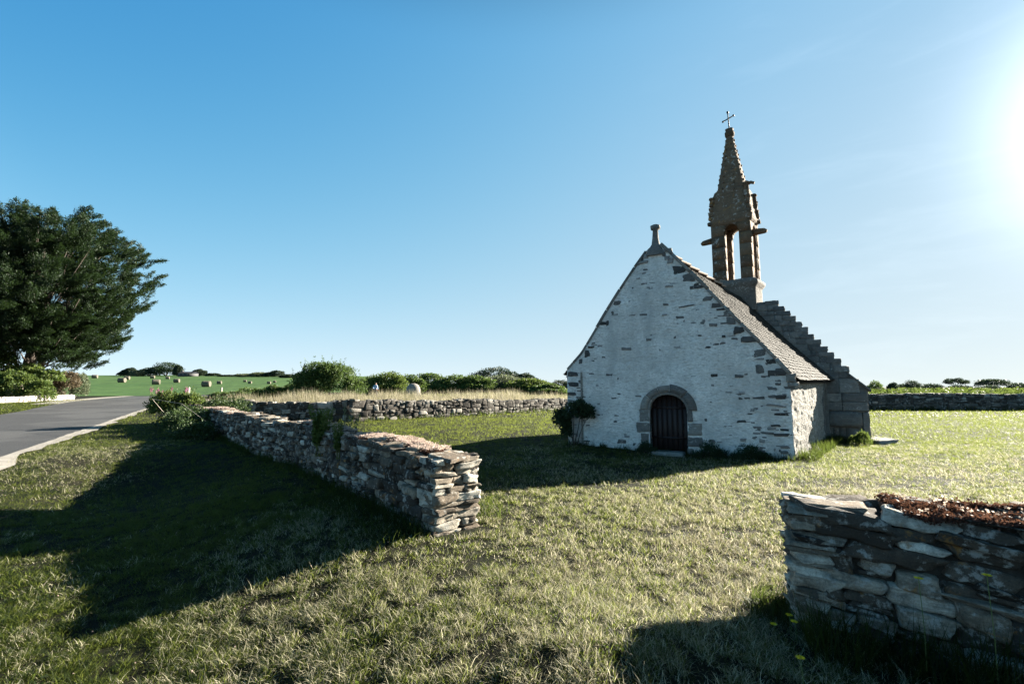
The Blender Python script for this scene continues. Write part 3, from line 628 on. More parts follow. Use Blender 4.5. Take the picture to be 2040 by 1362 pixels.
# roof: slates in staggered courses on two slopes
ap_t, ap_z = gt(1312, 487)
A0 = gpos(ap_t, ap_z - .12, -.12); A1s = gpos(0, gtop(0.) * 1.0, -.12) + np.array([*(sn * .2), -.16]); A1n = gpos(6.03, float(gtop(6.03)), -.12) + np.array([*(-sn * .2), -.18])
cu, cz = st_(1476, 592); B0 = np.array([*(S2 + g * cu), cz]); B1s = np.array([*(S2 + sn * .22), st_(1665, 757)[1]]); B1n = np.array([*(N2 - sn * .22), 2.0])
def slope(A0, A1, B0, B1, rows, cols, flip):
    a = Acc()
    def pt(u, v):
        p = (A0 * (1 - u) + B0 * u) * (1 - v) + (A1 * (1 - u) + B1 * u) * v
        return p + np.array([0, 0, -.10 * math.sin(PI * v) - .05 * math.sin(PI * u) * (1 - v)])
    nrm = norm(np.cross(A1 - A0, B0 - A0)); nrm = nrm if nrm[2] > 0 else -nrm
    G = np.array([[pt(u, v) - nrm * .02 for u in np.linspace(0, 1, 24)] for v in np.linspace(0, 1, 24)]); a.add(G.reshape(-1, 3), gridfaces(24, 24), .3)
    G2 = G - nrm * .1; a.add(G2.reshape(-1, 3), gridfaces(24, 24), .3)
    SF = np.array([[0, 1, 2, 3], [3, 2, 6, 7], [0, 3, 7, 4], [1, 5, 6, 2], [4, 7, 6, 5]])
    for r in range(rows):
        v0, v1 = (r - .35) / rows, (r + 1) / rows; u = -random.uniform(0, .5) / cols
        while u < 1:
            du = random.uniform(.7, 1.3) / cols; ua, ub = max(0, u), min(1, u + du * .97); u += du
            if ub - ua < .2 / cols: continue
            j = random.uniform(-.10, .14) / rows; l0, l1 = .004 + random.uniform(0, .004), .026 + random.uniform(0, .012); vv0, vv1 = max(0, v0), v1 + j
            q = [pt(ua, vv0) + nrm * l0, pt(ub, vv0) + nrm * l0, pt(ub, vv1 + random.uniform(-.04, .04) / rows) + nrm * l1, pt(ua, vv1 + random.uniform(-.04, .04) / rows) + nrm * l1]
            a.add(np.array(q + [x - nrm * .016 for x in q]), SF if flip else SF[:, ::-1], random.random())
    return a
to_local(slope(A0, A1s, B0, B1s, 34, 30, True).build('roof_slope', M['slate'], chapel))
to_local(slope(A0, A1n, B0, B1n, 34, 30, False).build('roof_slope', M['slate'], chapel))
a = Acc()
for k in range(15):
    f0, f1 = k / 15 * .74, (k + 1.25) / 15 * .74; p, q = A0 * (1 - f0) + B0 * f0, A0 * (1 - f1) + B0 * f1
    p = p + np.array([0, 0, -.05 * math.sin(PI * f0) + .01]); q = q + np.array([0, 0, -.05 * math.sin(PI * min(1, f1)) + .05])
    d_ = norm(q - p); s_ = norm(np.cross(d_, [0, 0, 1])); V = []
    for c, ex_ in ((p, 1), (q, 1.15)):
        for th in np.linspace(-.15 * PI, 1.15 * PI, 9): V.append(c + s_ * math.cos(th) * .085 * ex_ + np.array([0, 0, 1]) * (math.sin(th) * .06 * ex_ + .03 * (k % 2)))
    i = np.arange(8)[:, None]; a.add(np.array(V), np.concatenate([np.concatenate([i, i + 1, i + 10, i + 9], 1), np.concatenate([i + 9, i + 10, i + 1, i], 1)]) [:8]); a.add(np.array([V[9 + j] for j in range(9)] ), np.array([[0, 1, 2, 3], [0, 3, 4, 5], [0, 5, 6, 7]]))
to_local(a.build('ridge_tiles', plain('ridge_tile', (.2, .13, .09), (.33, .24, .18), 10), chapel))
# raking copings of the gable
def rake(name, pts, m, up=.045, th=.085, o0=.05, o1=-.30):
    a = Acc(); P = resample(np.array(pts), 200); Ltot = np.sum(np.linalg.norm(np.diff(P, axis=0), axis=1)); q = 0
    while q < 198:
        st = int(random.uniform(.45, .8) / Ltot * 200); e = min(199, q + st); e = 199 if 199 - e < 12 else e
        seg = P[np.linspace(q, e, 5).astype(int)]; lift = random.uniform(-.012, .012); V = []
        for i, (t, z) in enumerate(seg):
            f = seg[min(4, i + 1)] - seg[max(0, i - 1)]; f = f / np.linalg.norm(f); nn_ = np.array([-f[1], f[0]]); nn_ = nn_ if nn_[1] > 0 else -nn_
            sh = (.008 if i == 0 else (-.008 if i == 4 else 0)) * f
            for (h, o) in ((-th + up, o0), (up + lift, o0), (up + lift, o1), (-th + up, o1)):
                c = np.array([t, z]) + nn_ * h + sh; V.append(gpos(c[0], c[1], o))
        V = np.array(V); V += .012 * fbm(V * 9, 2)[:, None]; i = np.arange(4)[:, None] * 4; j = np.arange(4)[None]; jj = (j + 1) % 4
        a.add(V, np.concatenate([np.stack([i + j, i + jj, i + 4 + jj, i + 4 + j], -1).reshape(-1, 4), [[3, 2, 1, 0], [16, 17, 18, 19]]])); q = e
        if e == 199: break
    return to_local(a.build(name, m, chapel))
rake('coping', list(zip(ot[:7], oz[:7])), M['coping'])
rake('coping', list(zip(ot[8:], oz[8:])), M['granite'], .03, .07, .03)
a = Acc(); kz = float(gtop(0.))
stones(a, np.array([gpos(-.02, kz - .10, -.1), gpos(-.06, kz - .26, -.1)]), np.tile(v3(g), (2, 1)), np.tile(v3(gn), (2, 1)), np.tile([0, 0, 1.], (2, 1)), np.array([[.10, .15, .12], [.13, .12, .05]]), 'hi', .2, 0)
to_local(a.build('kneeler', M['coping'], chapel, True))
# finial on the gable
def ringmesh(a, O, ex, ey, levels, seg=32, power=6, rough=.012, r=None, m=0, cap=True):
    """stack of superellipse rings: levels = (z, half x, half y); power 2 round, large square"""
    V = []
    th = np.arange(seg) * 2 * PI / seg + PI / seg
    for lv in levels:
        z, hx, hy = lv[:3]; pw = lv[3] if len(lv) > 3 else power
        c, s_ = np.cos(th), np.sin(th); rr_ = (np.abs(c) ** pw + np.abs(s_) ** pw) ** (-1 / pw)
        V.append(v3(O[None] + (ex[None] * (hx * rr_ * c)[:, None] + ey[None] * (hy * rr_ * s_)[:, None]), z))
    V = np.concatenate(V); V = V + rough * np.stack([fbm(V * 7, 3), fbm(V * 7 + 40, 3), .4 * fbm(V * 7 + 80, 2)], -1) * 2
    n_ = len(levels); i = np.arange(n_ - 1)[:, None] * seg; j = np.arange(seg)[None]; k = (j + 1) % seg
    a.add(V, np.stack([i + j, i + k, i + k + seg, i + j + seg], -1).reshape(-1, 4), r, m)
    if cap:
        c0_, c1_ = V[:seg].mean(0), V[-seg:].mean(0); base = a.n - len(V)
        tri = np.stack([np.arange(seg), (np.arange(seg) + 1) % seg], -1)
        a.add(np.concatenate([V[-seg:], [c1_]]), np.concatenate([tri, np.full((seg, 1), seg)], 1), r, m)
        a.add(np.concatenate([V[:seg], [c0_]]), np.concatenate([tri[:, ::-1], np.full((seg, 1), seg)], 1), r, m)
ft_, fz = gt(1305, 492); zk = gt(1305, 445)[1]; FO = R2 + g * ft_ - gn * .12
a = Acc(); hh = zk - fz
ringmesh(a, FO, g, gn, [(fz - .25, .30, .2), (fz - .05, .2, .17), (fz + .1, .115, .11), (fz + .3, .085, .085), (zk - .16, .07, .07), (zk - .14, .13, .10), (zk - .04, .135, .10), (zk, .06, .05)], 24, 5, .01)
to_local(a.build('finial', M['granite'], chapel, True))
# cross wall with crow steps and buttress
a = Acc(); K = [(1550,598),(1562,609.5),(1573,619),(1585,629),(1597,640),(1609,651),(1621,665),(1634,676),(1648,689.5),(1661,701),(1675,714),(1691,729)]
kz_ = [st_(*p) for p in K]; tz0 = st_(1530, 598); bt = st_(1729, 777); bm = st_(1691, 745)
CT = .62
def cpos(u, z, o=0): b = S2 + g * u + gn * o; return np.array([b[0], b[1], z])
prof = [(3.5, tz0[1])]
prof += [(tz0[0], tz0[1])]
for i, (u, z) in enumerate(kz_): prof.append((u, (kz_[i + 1][1] if i < 11 else bm[1])))
# filled body below the steps, as one column per step
ub = 6.4; cols_ = []
edges = [tz0[0]] + [k[0] for k in kz_]
for i in range(12):
    u1, u0 = edges[i], edges[i + 1]; zt = kz_[i][1]
    a.add(box8(cpos((u0 + u1) / 2, (zt - .14 - .6) / 2, -CT / 2), v3(g) * (u1 - u0) / 2, v3(gn) * CT / 2, (0, 0, (zt - .14 + .6) / 2)), BOXF, .4)
a.add(box8(cpos((3.6 + tz0[0]) / 2, (tz0[1] - .6) / 2 - .05, -CT / 2), v3(g) * (3.6 - tz0[0]) / 2, v3(gn) * CT / 2, (0, 0, (tz0[1] + .6) / 2)), BOXF, .4)
zs = np.linspace(tz0[1] - .3, 2.2, 9); us = np.linspace(3.6, 6.3, 9)
for i in range(8): a.add(box8(cpos((us[i] + us[i + 1]) / 2, (zs[i] - .6) / 2, -CT / 2), v3(g) * (us[i + 1] - us[i]) / 2, v3(gn) * CT / 2, (0, 0, (zs[i] + .6) / 2)), BOXF, .4)
# facing stones on the west side
fs = []
for i in range(12):
    z1 = kz_[i][1] - .13; u0 = kz_[i][0]; z0 = (kz_[i + 1][1] if i < 11 else bm[1]) - .13
    u = u0
    while u < u0 + .95:
        l = random.uniform(.14, .42); fs.append((u + .004, u + l - .004, z0 + .004, z1 - .004)); u += l
fs = np.array(fs); Hh = np.stack([(fs[:, 1] - fs[:, 0]) / 2, np.full(len(fs), .06), (fs[:, 3] - fs[:, 2]) / 2], -1)
Cn = np.array([cpos((f[0] + f[1]) / 2, (f[2] + f[3]) / 2, -.035) for f in fs]); k = len(Cn)
stones(a, Cn, np.tile(v3(g), (k, 1)), np.tile(v3(gn), (k, 1)), np.tile([0, 0, 1.], (k, 1)), Hh, 'mid', .15, 0, None, .5)
cw = to_local(a.build('cross_wall', M['granite'], chapel))
a = Acc()
for i in range(12):
    u0 = kz_[i][0]; zt = kz_[i][1]; h_ = .15 if i < 11 else .2
    stones(a, cpos(u0 + .2, zt - h_ / 2, -CT / 2)[None], v3(g)[None], v3(gn)[None], np.array([[0, 0, 1.]]), np.array([[.215, CT / 2 + .04, h_ / 2]]), 'hi', .07, 0, None, .3, (.12, .3))
to_local(a.build('crow_steps', M['granite'], chapel))
a = Acc(); ue = bt[0]; uk = bm[0]
V = []
for o in (.04, -CT - .1):
    for (u, z) in ((.15, -.6), (.15, bm[1] + .05), (uk, bm[1]), (ue, bt[1]), (ue + .02, -.6)): V.append(cpos(u, z, o - .05))
V = np.array(V); a.add(V, np.array([[1, 6, 7, 2], [2, 7, 8, 3], [3, 8, 9, 4], [0, 5, 6, 1]]), .5)
a.add(V, np.array([[0, 1, 2, 3, 4], [9, 8, 7, 6, 5]]), .5)
cour = [(bm[1] - .03, st_(1710, 783)[1]), (st_(1710, 783)[1], st_(1710, 801)[1]), (st_(1710, 801)[1], st_(1710, 818)[1])]
for ci, (z1, z0) in enumerate(cour):
    cut = [.12, random.uniform(-.25, -.45), ue + .03]
    for ua, ubb in zip(cut[:-1], cut[1:]):
        zz1 = z1 if ci or ua > 0 else z1 - .12
        if ci == 0 and ubb < uk: ubb = uk - .25
        stones(a, cpos((ua + ubb) / 2, (zz1 + z0) / 2, -.03)[None], v3(g)[None], v3(gn)[None], np.array([[0, 0, 1.]]), np.array([[abs(ua - ubb) / 2 - .006, .10, (zz1 - z0) / 2 - .005]]), 'hi', .04, 0, None, .3, (.08, .16))
za, zb_ = st_(1700, 819)[1], st_(1700, 852)[1]
stones(a, cpos(-.42, (za + zb_) / 2, .0)[None], v3(g)[None], v3(gn)[None], np.array([[0, 0, 1.]]), np.array([[.47, .2, (za - zb_) / 2]]), 'hi', .12, 0, None, .4, (.8, .95))
stones(a, cpos(ue + .10, za / 2 - .1, -.05)[None], v3(g)[None], v3(gn)[None], np.array([[0, 0, 1.]]), np.array([[.09, .12, za / 2 + .1]]), 'hi', .1, 0, None, .4, (.1, .2))
V = []
for o in (.1, -CT - .14):
    for (u, z) in ((uk + .04, bm[1] + .0), (uk + .04, bm[1] + .06), (ue - .07, bt[1] + .03), (ue - .07, bt[1] - .05)): V.append(cpos(u, z, o))
V = np.array(V); a.add(V, np.array([[0, 3, 2, 1], [4, 5, 6, 7], [1, 2, 6, 5], [2, 3, 7, 6], [0, 1, 5, 4], [3, 0, 4, 7]]), .9)
to_local(a.build('buttress', M['granite'], chapel))
# chancel behind the cross wall
a = Acc(); cs = S2 - gn * (CT + .01); q = [cs + g * .7, cs + g * 4.9, cs + g * 4.7 + ax * 3.2, cs + g * .9 + ax * 3.2]
V = np.array([[*p, z] for z in (-.6, 1.75) for p in q]); a.add(V, BOXF)
to_local(a.build('chancel', M['lime'], chapel))
a = Acc(); r0, r1 = (q[0] + q[1]) / 2, (q[2] + q[3]) / 2 - ax * .9
V = np.array([[*(q[0] - g * .15), 1.72], [*(q[1] + g * .15), 1.72], [*(q[2] + g * .15), 1.72], [*(q[3] - g * .15), 1.72], [*r0, 3.6], [*r1, 3.6]])
a.add(V, np.array([[0, 3, 5, 4], [1, 4, 5, 2]])); a.add(V, np.array([[2, 5, 3], [0, 4, 1]]))
to_local(a.build('chancel_roof', M['slate'], chapel))
# bell tower
O2 = S2 + g * 2.69; ex = sn / np.linalg.norm(sn); ey = ax / np.linalg.norm(ax)
tw = bpy.data.objects.new('bell_tower', None); C.objects.link(tw); tw.parent = chapel; tw.location = (O2[0] - CL[0], O2[1] - CL[1], tz0[1])
def tl_(o): o.matrix_parent_inverse = Matrix.Translation(-Vector((O2[0], O2[1], tz0[1]))); return o
HW, DP = .69, 1.06; TC = O2 + ey * (DP / 2 - .06)
zf = lambda py: float(on_plane(1474, py, O2 * .35 + TC * .65, gn)[2])
a = Acc()
ringmesh(a, TC, ex, ey, [(zf(622), HW + .05, DP / 2 + .03), (zf(578), HW + .05, DP / 2 + .03), (zf(576), HW + .07, DP / 2 + .06), (zf(570), HW + .15, DP / 2 + .13), (zf(564), HW + .15, DP / 2 + .13), (zf(560), HW + .05, DP / 2 + .04)], 40, 14, .012)
tl_(a.build('tower_base', stone_mat('weathered_granite', [(0, (.12, .105, .09)), (1, (.2, .175, .15))], .3, .15, .5), tw))
def arch_wall(a, O, X, Nn, x0, x1, z0, z1, o0, o1, zs_, crown, th):
    def bx(a0, a1, b0, b1, c0_, c1_):
        V = []
        for o in (0, th):
            for (x, z) in ((a0, b0), (a1, b1), (a1, c1_), (a0, c0_)): V.append(np.array([*(O + X * x + Nn * o), z]))
        V = np.array(V); a.add(V, np.array([[0, 1, 2, 3], [7, 6, 5, 4], [0, 4, 5, 1], [1, 5, 6, 2], [2, 6, 7, 3], [3, 7, 4, 0]]))
    nz = 5
    for k in range(nz):
        b0, b1 = z0 + (z1 - z0) * k / nz, z0 + (z1 - z0) * (k + 1) / nz - .006
        jt = random.uniform(-.008, .008)
        bx(x0 + jt, o0, b0, b0, b1, b1); bx(o1, x1 + jt, b0, b0, b1, b1)
    xs_ = np.linspace(o0, o1, 13); c = (o0 + o1) / 2; hw = (o1 - o0) / 2; f = lambda x: zs_ + (crown - zs_) * math.sqrt(max(0, 1 - ((x - c) / hw) ** 2))
    for p, q_ in zip(xs_[:-1], xs_[1:]): bx(p, q_, f(p), f(q_), z1, z1)
zb0, zb1 = zf(562), zf(446); zcr = zf(449); zsp = zf(466)
a = Acc(); SW = TC - ey * DP / 2
arch_wall(a, SW, ex, ey, -HW, HW, zb0, zb1, -.22, .30, zsp, zcr, .26)
arch_wall(a, SW + ey * DP, ex, -ey, -HW, HW, zb0, zb1, -.22, .30, zsp, zcr, .26)
for sgn in (-1, 1): arch_wall(a, SW + ex * sgn * (HW - .003) + ey * .264, ey, -ex * sgn, 0, DP - .528, zb0, zb1, .07, DP - .6, zsp - .1, zcr - .1, .3)
tl_(a.build('belfry', M['granite_lichen'], tw))
a = Acc()
for z, o in ((zf(455), .03),):
    ringmesh(a, TC, ex, ey, [(zb1 - .04, HW + .01, DP / 2 + .01), (zb1 + .04, HW + .06, DP / 2 + .06), (zb1 + .16, HW + .05, DP / 2 + .05), (zf(425), HW + .0, DP / 2 + .0), (zf(405), HW - .04, DP / 2 - .03), (zf(386), HW - .07, DP / 2 - .05), (zf(377), HW - .13, DP / 2 - .1)], 40, 12, .035)
for sx in (-1, 1):
    for sy in (-1, 1):
        for k, py in enumerate(np.linspace(440, 392, 6)):
            ins = HW + .02 - .08 * k / 5
            stones(a, np.array([[*(TC + ex * sx * ins + ey * sy * (DP / 2 - .02 - .06 * k / 5)), zf(py)]]), v3(ex)[None], v3(ey)[None], np.array([[0, 0, 1.]]), np.array([[.075, .075, .085]]), 'mid', .5, 0)
tl_(a.build('upper_stage', M['granite_lichen'], tw))
for sx, sy, zt in ((-1, -1, 388), (1, -1, 374), (1, 1, 384), (-1, 1, 390)):
    a = Acc(); p = TC + ex * sx * (HW - .07) + ey * sy * (DP / 2 - .08)
    ringmesh(a, p, ex, ey, [(zf(400), .10, .10), (zf(zt + 4), .085, .085), (zf(zt + 3), .12, .12), (zf(zt), .10, .10)], 12, 4, .02)
    if (sx, sy) == (1, -1): tube(a, [[*p, zf(378)], [*(p + ex * .16), zf(377)], [*(p + ex * .27), zf(380)]], [.075, .06, .05], 8)
    tl_(a.build('pinnacle', M['granite_lichen'], tw))
a = Acc(); z0s, z1s = zf(388), zf(263); lv = []
for f in np.linspace(0, 1, 26): lv.append((z0s + (z1s - z0s) * f, .545 * (1 - f) + .105 * f + .008 * (int(f * 25) % 2), .50 * (1 - f) + .105 * f, 3.6))
ringmesh(a, TC, ex, ey, lv, 32, 3.6, .022)
for k in range(8):
    th = (k + .5) * PI / 4
    for f in np.linspace(.04, .93, 11) + np.random.default_rng(k).normal(0, .012, 11):
        hx, hy = (.555 * (1 - f) + .105 * f), (.51 * (1 - f) + .105 * f); c, s_ = math.cos(th), math.sin(th); rr_ = (abs(c) ** 3.6 + abs(s_) ** 3.6) ** (-1 / 3.6)
        stones(a, np.array([[*(TC + ex * hx * rr_ * c + ey * hy * rr_ * s_), z0s + (z1s - z0s) * f]]), v3(ex)[None], v3(ey)[None], np.array([[0, 0, 1.]]), np.array([[.028, .028, .034]]), 'lo', .5, 0)
sp_ = tl_(a.build('spire', M['granite_lichen'], tw, True))
a = Acc(); ringmesh(a, TC, ex, ey, [(zf(266), .10, .10), (zf(263), .16, .16), (zf(256), .17, .17), (zf(252), .13, .13), (zf(249), .15, .15), (zf(248), .05, .05)], 20, 3, .01)
tl_(a.build('spire_cap', M['granite_lichen'], tw, True))
a = Acc(); tp = np.array([*(TC - ex * .03), zf(213)]); b_ = np.array([*TC, zf(250)]); tube(a, [b_, tp], [.024, .02], 8)
cz_ = zf(226); arm = v3(ex) * .2 + np.array([0, 0, .045]); cc = b_ + (tp - b_) * ((cz_ - b_[2]) / (tp[2] - b_[2])); tube(a, [cc - arm, cc + arm], [.022, .022], 8)
for e in (cc - arm, cc + arm, tp): stones(a, e[None], v3(ex)[None], v3(ey)[None], np.array([[0, 0, 1.]]), np.array([[.035, .03, .035]]), 'lo', .1, 0)
tl_(a.build('cross', M['iron'], tw))
for sgn in (-1, 1):
    a = Acc(); p = np.array([*(TC + ex * sgn * (HW - .04) - ey * .12), zf(469)]); L_ = .54 if sgn < 0 else .46; e = v3(ex) * sgn
    tube(a, [p, p + e * .2, p + e * (L_ - .05) - np.array([0, 0, .02]), p + e * (L_ + .03) - np.array([0, 0, .05])], [.13, .12, .10, .06], 8)
    tl_(a.build('spout', M['granite_lichen'], tw, True))
# ------------------------------------------------------------------ foliage helpers
def unit(n, r=rng): v = r.normal(0, 1, (n, 3)); return v / np.linalg.norm(v, axis=1)[:, None]
def leaves(a, P, D, size, aspect=.45, m=0, rr=None, fold=.25):
    """one small folded leaf (two triangles) per point, pointing along D"""
    n = len(P); size = np.broadcast_to(size, n)[:, None]; D = D / np.linalg.norm(D, axis=1)[:, None]
    S = np.cross(D, unit(n)); S /= np.maximum(np.linalg.norm(S, axis=1), 1e-6)[:, None]; U = np.cross(S, D)
    b, t = P - D * size * .5, P + D * size * .5
    l = P + S * size * aspect * .5 + U * size * fold * .3; r_ = P - S * size * aspect * .5 + U * size * fold * .3
    V = np.stack([b, l, t, r_], 1).reshape(-1, 3); i = np.arange(n)[:, None] * 4
    a.add(V, np.concatenate([np.concatenate([i, i + 2, i + 1], 1), np.concatenate([i, i + 3, i + 2], 1)]), np.repeat(rng.uniform(0, 1, n) if rr is None else rr, 4), m)
def blob(c, R_, n, lump=.3, inner=.55, freq=2.2, flat=-.6):
    d = unit(n); d[:, 2] = np.where(d[:, 2] < flat, -d[:, 2], d[:, 2])
    r = rng.uniform(inner ** 2.2, 1, n) ** (1 / 2.2); sd = rng.uniform(0, 99, 3)
    r = r * (1 + lump * 2.6 * fbm(d * freq + sd, 3))
    return np.asarray(c) + d * r[:, None] * np.asarray(R_), d
def shrub(name, label, cat, base, blobs, n, size, m, lump=.3, stems=4, group=None, aspect=.5, up=.35, single=False, inner=.55, sprigs=0, trunk_m=None):
    """blobs: list of (dx, dy, dz, rx, ry, rz) from the base"""
    base = np.asarray(base, dtype=float); a = Acc(); vol = np.array([b[3] * b[4] + b[3] * b[5] + b[4] * b[5] for b in blobs]); vol = vol / vol.sum()
    for b, f in zip(blobs, vol):
        k = max(20, int(n * f)); P, d = blob(base + b[:3], b[3:6], k, lump, inner)
        leaves(a, P, d * .6 + unit(k) * .9 + [0, 0, up], size * rng.uniform(.6, 1.35, k), aspect)
        for _ in range(int(sprigs * f + .5)):
            dd = unit(1)[0]; dd[2] = abs(dd[2]) + .3; dd = norm(dd); q = base + b[:3] + dd * b[3:6] * rng.uniform(.85, 1.0); L_ = rng.uniform(.12, .32) * min(b[3:6])
            kk = 14; tt = rng.uniform(0, 1, kk)[:, None]; leaves(a, q + (dd + [0, 0, .4]) * L_ * tt * 1.6 + unit(kk) * size * .5, unit(kk) + dd, size * .8, aspect)
    if single:
        if stems: 
            for _ in range(stems): tube(a, [base + [0, 0, -.2], base + np.array(blobs[_ % len(blobs)][:3]) * .8], [size * .8, size * .3], 6, None, 1)
        o = a.build(name, [m, M['bark']], None, False, base); tag(o, label, cat, group); return o
    o = empty(name, label, cat, base, group)
    f_ = a.build('foliage', m, o); f_.matrix_parent_inverse = Matrix.Translation(-Vector(base))
    s_ = Acc()
    for i in range(stems):
        b = blobs[i % len(blobs)]; e = base + np.array(b[:3]) + unit(1)[0] * np.array(b[3:6]) * .5; mid = (base + e) / 2 + rng.normal(0, .08, 3) * b[5]
        tube(s_, [base + [rng.normal(0, .05), rng.normal(0, .05), -.15], mid, e], [.02 + .012 * b[5], .012 + .008 * b[5], .008], 6)
    q = s_.build('stem', M['bark'], o); q.matrix_parent_inverse = Matrix.Translation(-Vector(base)); return o
def pz(px, top, Y): return float(at(px, top, Y)[2])
# ------------------------------------------------------------------ big cypress on the left
def cypress(label, base, H, envelope, npads, seed):
    r = np.random.default_rng(seed); base = np.array(base); root = empty('cypress_tree', label, 'tree', base)
    tr = Acc(); cr = Acc()
    tops = []
    for k in range(4):
        lean = np.array([r.uniform(-.1, .28), r.uniform(-.15, .15), 1]); p = [base + [r.normal(0, .5), r.normal(0, .5), -.4]]
        for i in range(6): p.append(p[-1] + lean * H * .13 + r.normal(0, .25, 3) * [1, 1, .3])
        tube(tr, p, np.linspace(.42, .10, 7), 8); tops.append(np.array(p))
    cen = base + [0, 0, H * .42]
    for k in range(npads):
        d = unit(1, r)[0]
        if d[2] < -.72: d[2] = -d[2]
        el = math.asin(d[2]); az = math.atan2(d[1], d[0])
        Rm = envelope(el, az) * (.87 + .62 * float(fbm(d * 3.2 + 3, 2) + .08)); f = r.uniform(.12, 1.0) ** .55
        tip = cen + d * Rm * f
        tr_ = tops[k % 4]; j = int(np.clip((tip[2] - base[2]) / H * 6 * .75, 1, 5)); st0 = tr_[j]
        dirn_ = norm(tip - st0); dirn_ = norm(dirn_ * [1, 1, .55] + [.3, 0, .16] + r.normal(0, .36, 3))
        if k % 23 == 0: tube(tr, [st0, st0 * .45 + tip * .55 + [0, 0, -.3], tip], [.11, .05, .02], 6)
        L_ = r.uniform(1.5, 2.9) * (.8 + .2 * f); wd = L_ * r.uniform(.34, .52); th = wd * r.uniform(.22, .40); n = int(430 * (L_ / 2.4) ** 2)
        t = r.beta(1.7, 1.3, n); lat = norm(np.cross(dirn_, [0, 0, 1])); u = norm(np.cross(lat, dirn_))
        prof_ = np.sin(np.clip(t * 1.02, 0, 1) ** .8 * PI) ** .7 * (1 - .35 * t)
        sub = r.integers(0, 5, n); lob = (sub - 2) * .42; jit_ = r.normal(0, .20, n)
        P = tip + dirn_ * ((t - .5) * L_)[:, None] + lat * ((lob * t + jit_) * wd * prof_ * 1.3)[:, None] + u * (r.normal(0, .5, n) * th * prof_ + .12 * t * t * L_)[:, None]
        P += .12 * r.normal(0, 1, (n, 3))
        D = dirn_ * 1.0 + lat * (lob * .8)[:, None] + unit(n, r) * .75 + [.1, 0, .35]
        leaves(cr, P, D, r.uniform(.14, .34, n), .34, 0, np.clip(r.normal(.45, .22, n) + .12 * (t - .5), 0, 1))
    a = tr.build('trunk', M['bark'], root); a.matrix_parent_inverse = Matrix.Translation(-Vector(base))
    a = cr.build('crown', M['cypress'], root); a.matrix_parent_inverse = Matrix.Translation(-Vector(base)); return root
def interp_env(el, az):
    right = math.cos(az); e = math.degrees(el)
    Rr = np.interp(e, [-35, -20, -8, 5, 18, 32, 50, 70, 90], [9.6, 9.4, 9.4, 11.4, 13.4, 15.0, 15.4, 14.4, 13.6])
    Rl = np.interp(e, [-35, 0, 40, 90], [8, 12, 12.6, 12.6]); k = .5 + .5 * right
    return 1.15 * float(Rl * (1 - k) + Rr * k)
cypress('huge dark wind-swept cypress tree towering over the road at the left edge', (-66, 61.5, tz(-66, 61.5)), 26.5, interp_env, 2100, 5)
# ------------------------------------------------------------------ roadside at the left
def place(px, py_base, Y): p = at(px, py_base, Y); return np.array([p[0], Y, tz(p[0], Y)])
WL = [(-52.5, 40), (-54.4, 48.0), (-56.4, 54), (-59.4, 61.5)]
wall('roadside_wall', 'low whitish stone wall across the road below the leafy hedge bushes', WL, .5, lambda s: .62 + .05 * np.sin(s) + 0 * s, .45, .2, lambda x, y: 'lo', M['stone_pale'], 0, (True, True), .1, loc_i=2)
shrub('hedge_bush', 'bright green leafy bush above the low whitish roadside wall at the left edge', 'bush', (-58.8, 53, 0), [(-3, 0, 1.3, 2.6, 1.6, 1.9), (-.3, .8, 1.5, 2.2, 1.7, 2.1), (2.0, 1.6, 1.1, 1.6, 1.4, 1.5)], 9000, .26, M['leaf_bright'], .35, 5, None, .6)
shrub('hedge_bush', 'tall sunlit green sapling rising into the lower branches of the huge cypress', 'bush', (-60.5, 57.5, 0), [(-4.5, 0, 4.0, 1.6, 1.5, 2.6), (-1.4, .3, 3.0, 2.0, 1.6, 1.7), (1.2, .5, 3.0, 1.8, 1.4, .9)], 5200, .30, M['leaf_bright'], .45, 5, None, .6)
shrub('hedge_bush', 'brown dry bush at the right end of the low whitish roadside wall', 'bush', (-60.6, 60.5, 0), [(-1.2, 0, 1.7, 2.0, 1.5, 1.7), (.8, .5, 2.4, 1.4, 1.3, 1.5)], 6500, .22, M['leaf_brown'], .35, 5)
shrub('hedge_bush', 'grey green rounded bush right of the brown one, beside the field corner', 'bush', (-60.6, 63, 0), [(.6, 0, 1.6, 1.1, 1.1, 1.9)], 3500, .2, M['leaf_grey'], .3, 3)
def weathered_post(label, px, top, bot, Y, w_):
    b = place(px, bot, Y); h = pz(px, top, Y) - b[2]; a = Acc()
    ringmesh(a, b[:2], np.array([1., 0]), np.array([0, 1.]), [(b[2] - .3, w_, w_), (b[2] + h * .5, w_ * .97, w_), (b[2] + h - .05, w_ * .95, w_ * .95), (b[2] + h, w_ * .6, w_ * .6)], 16, 5, .01)
    return tag(a.build('wooden_post', M['post'], None, False, b), label, 'post', 'posts beside the road')
weathered_post('taller pale wooden post at the far road verge, left of the hay field bend', 375, 771, 787, 60, .14)
weathered_post('shorter pale wooden post farther along the road verge', 441, 771.5, 780, 84, .13)
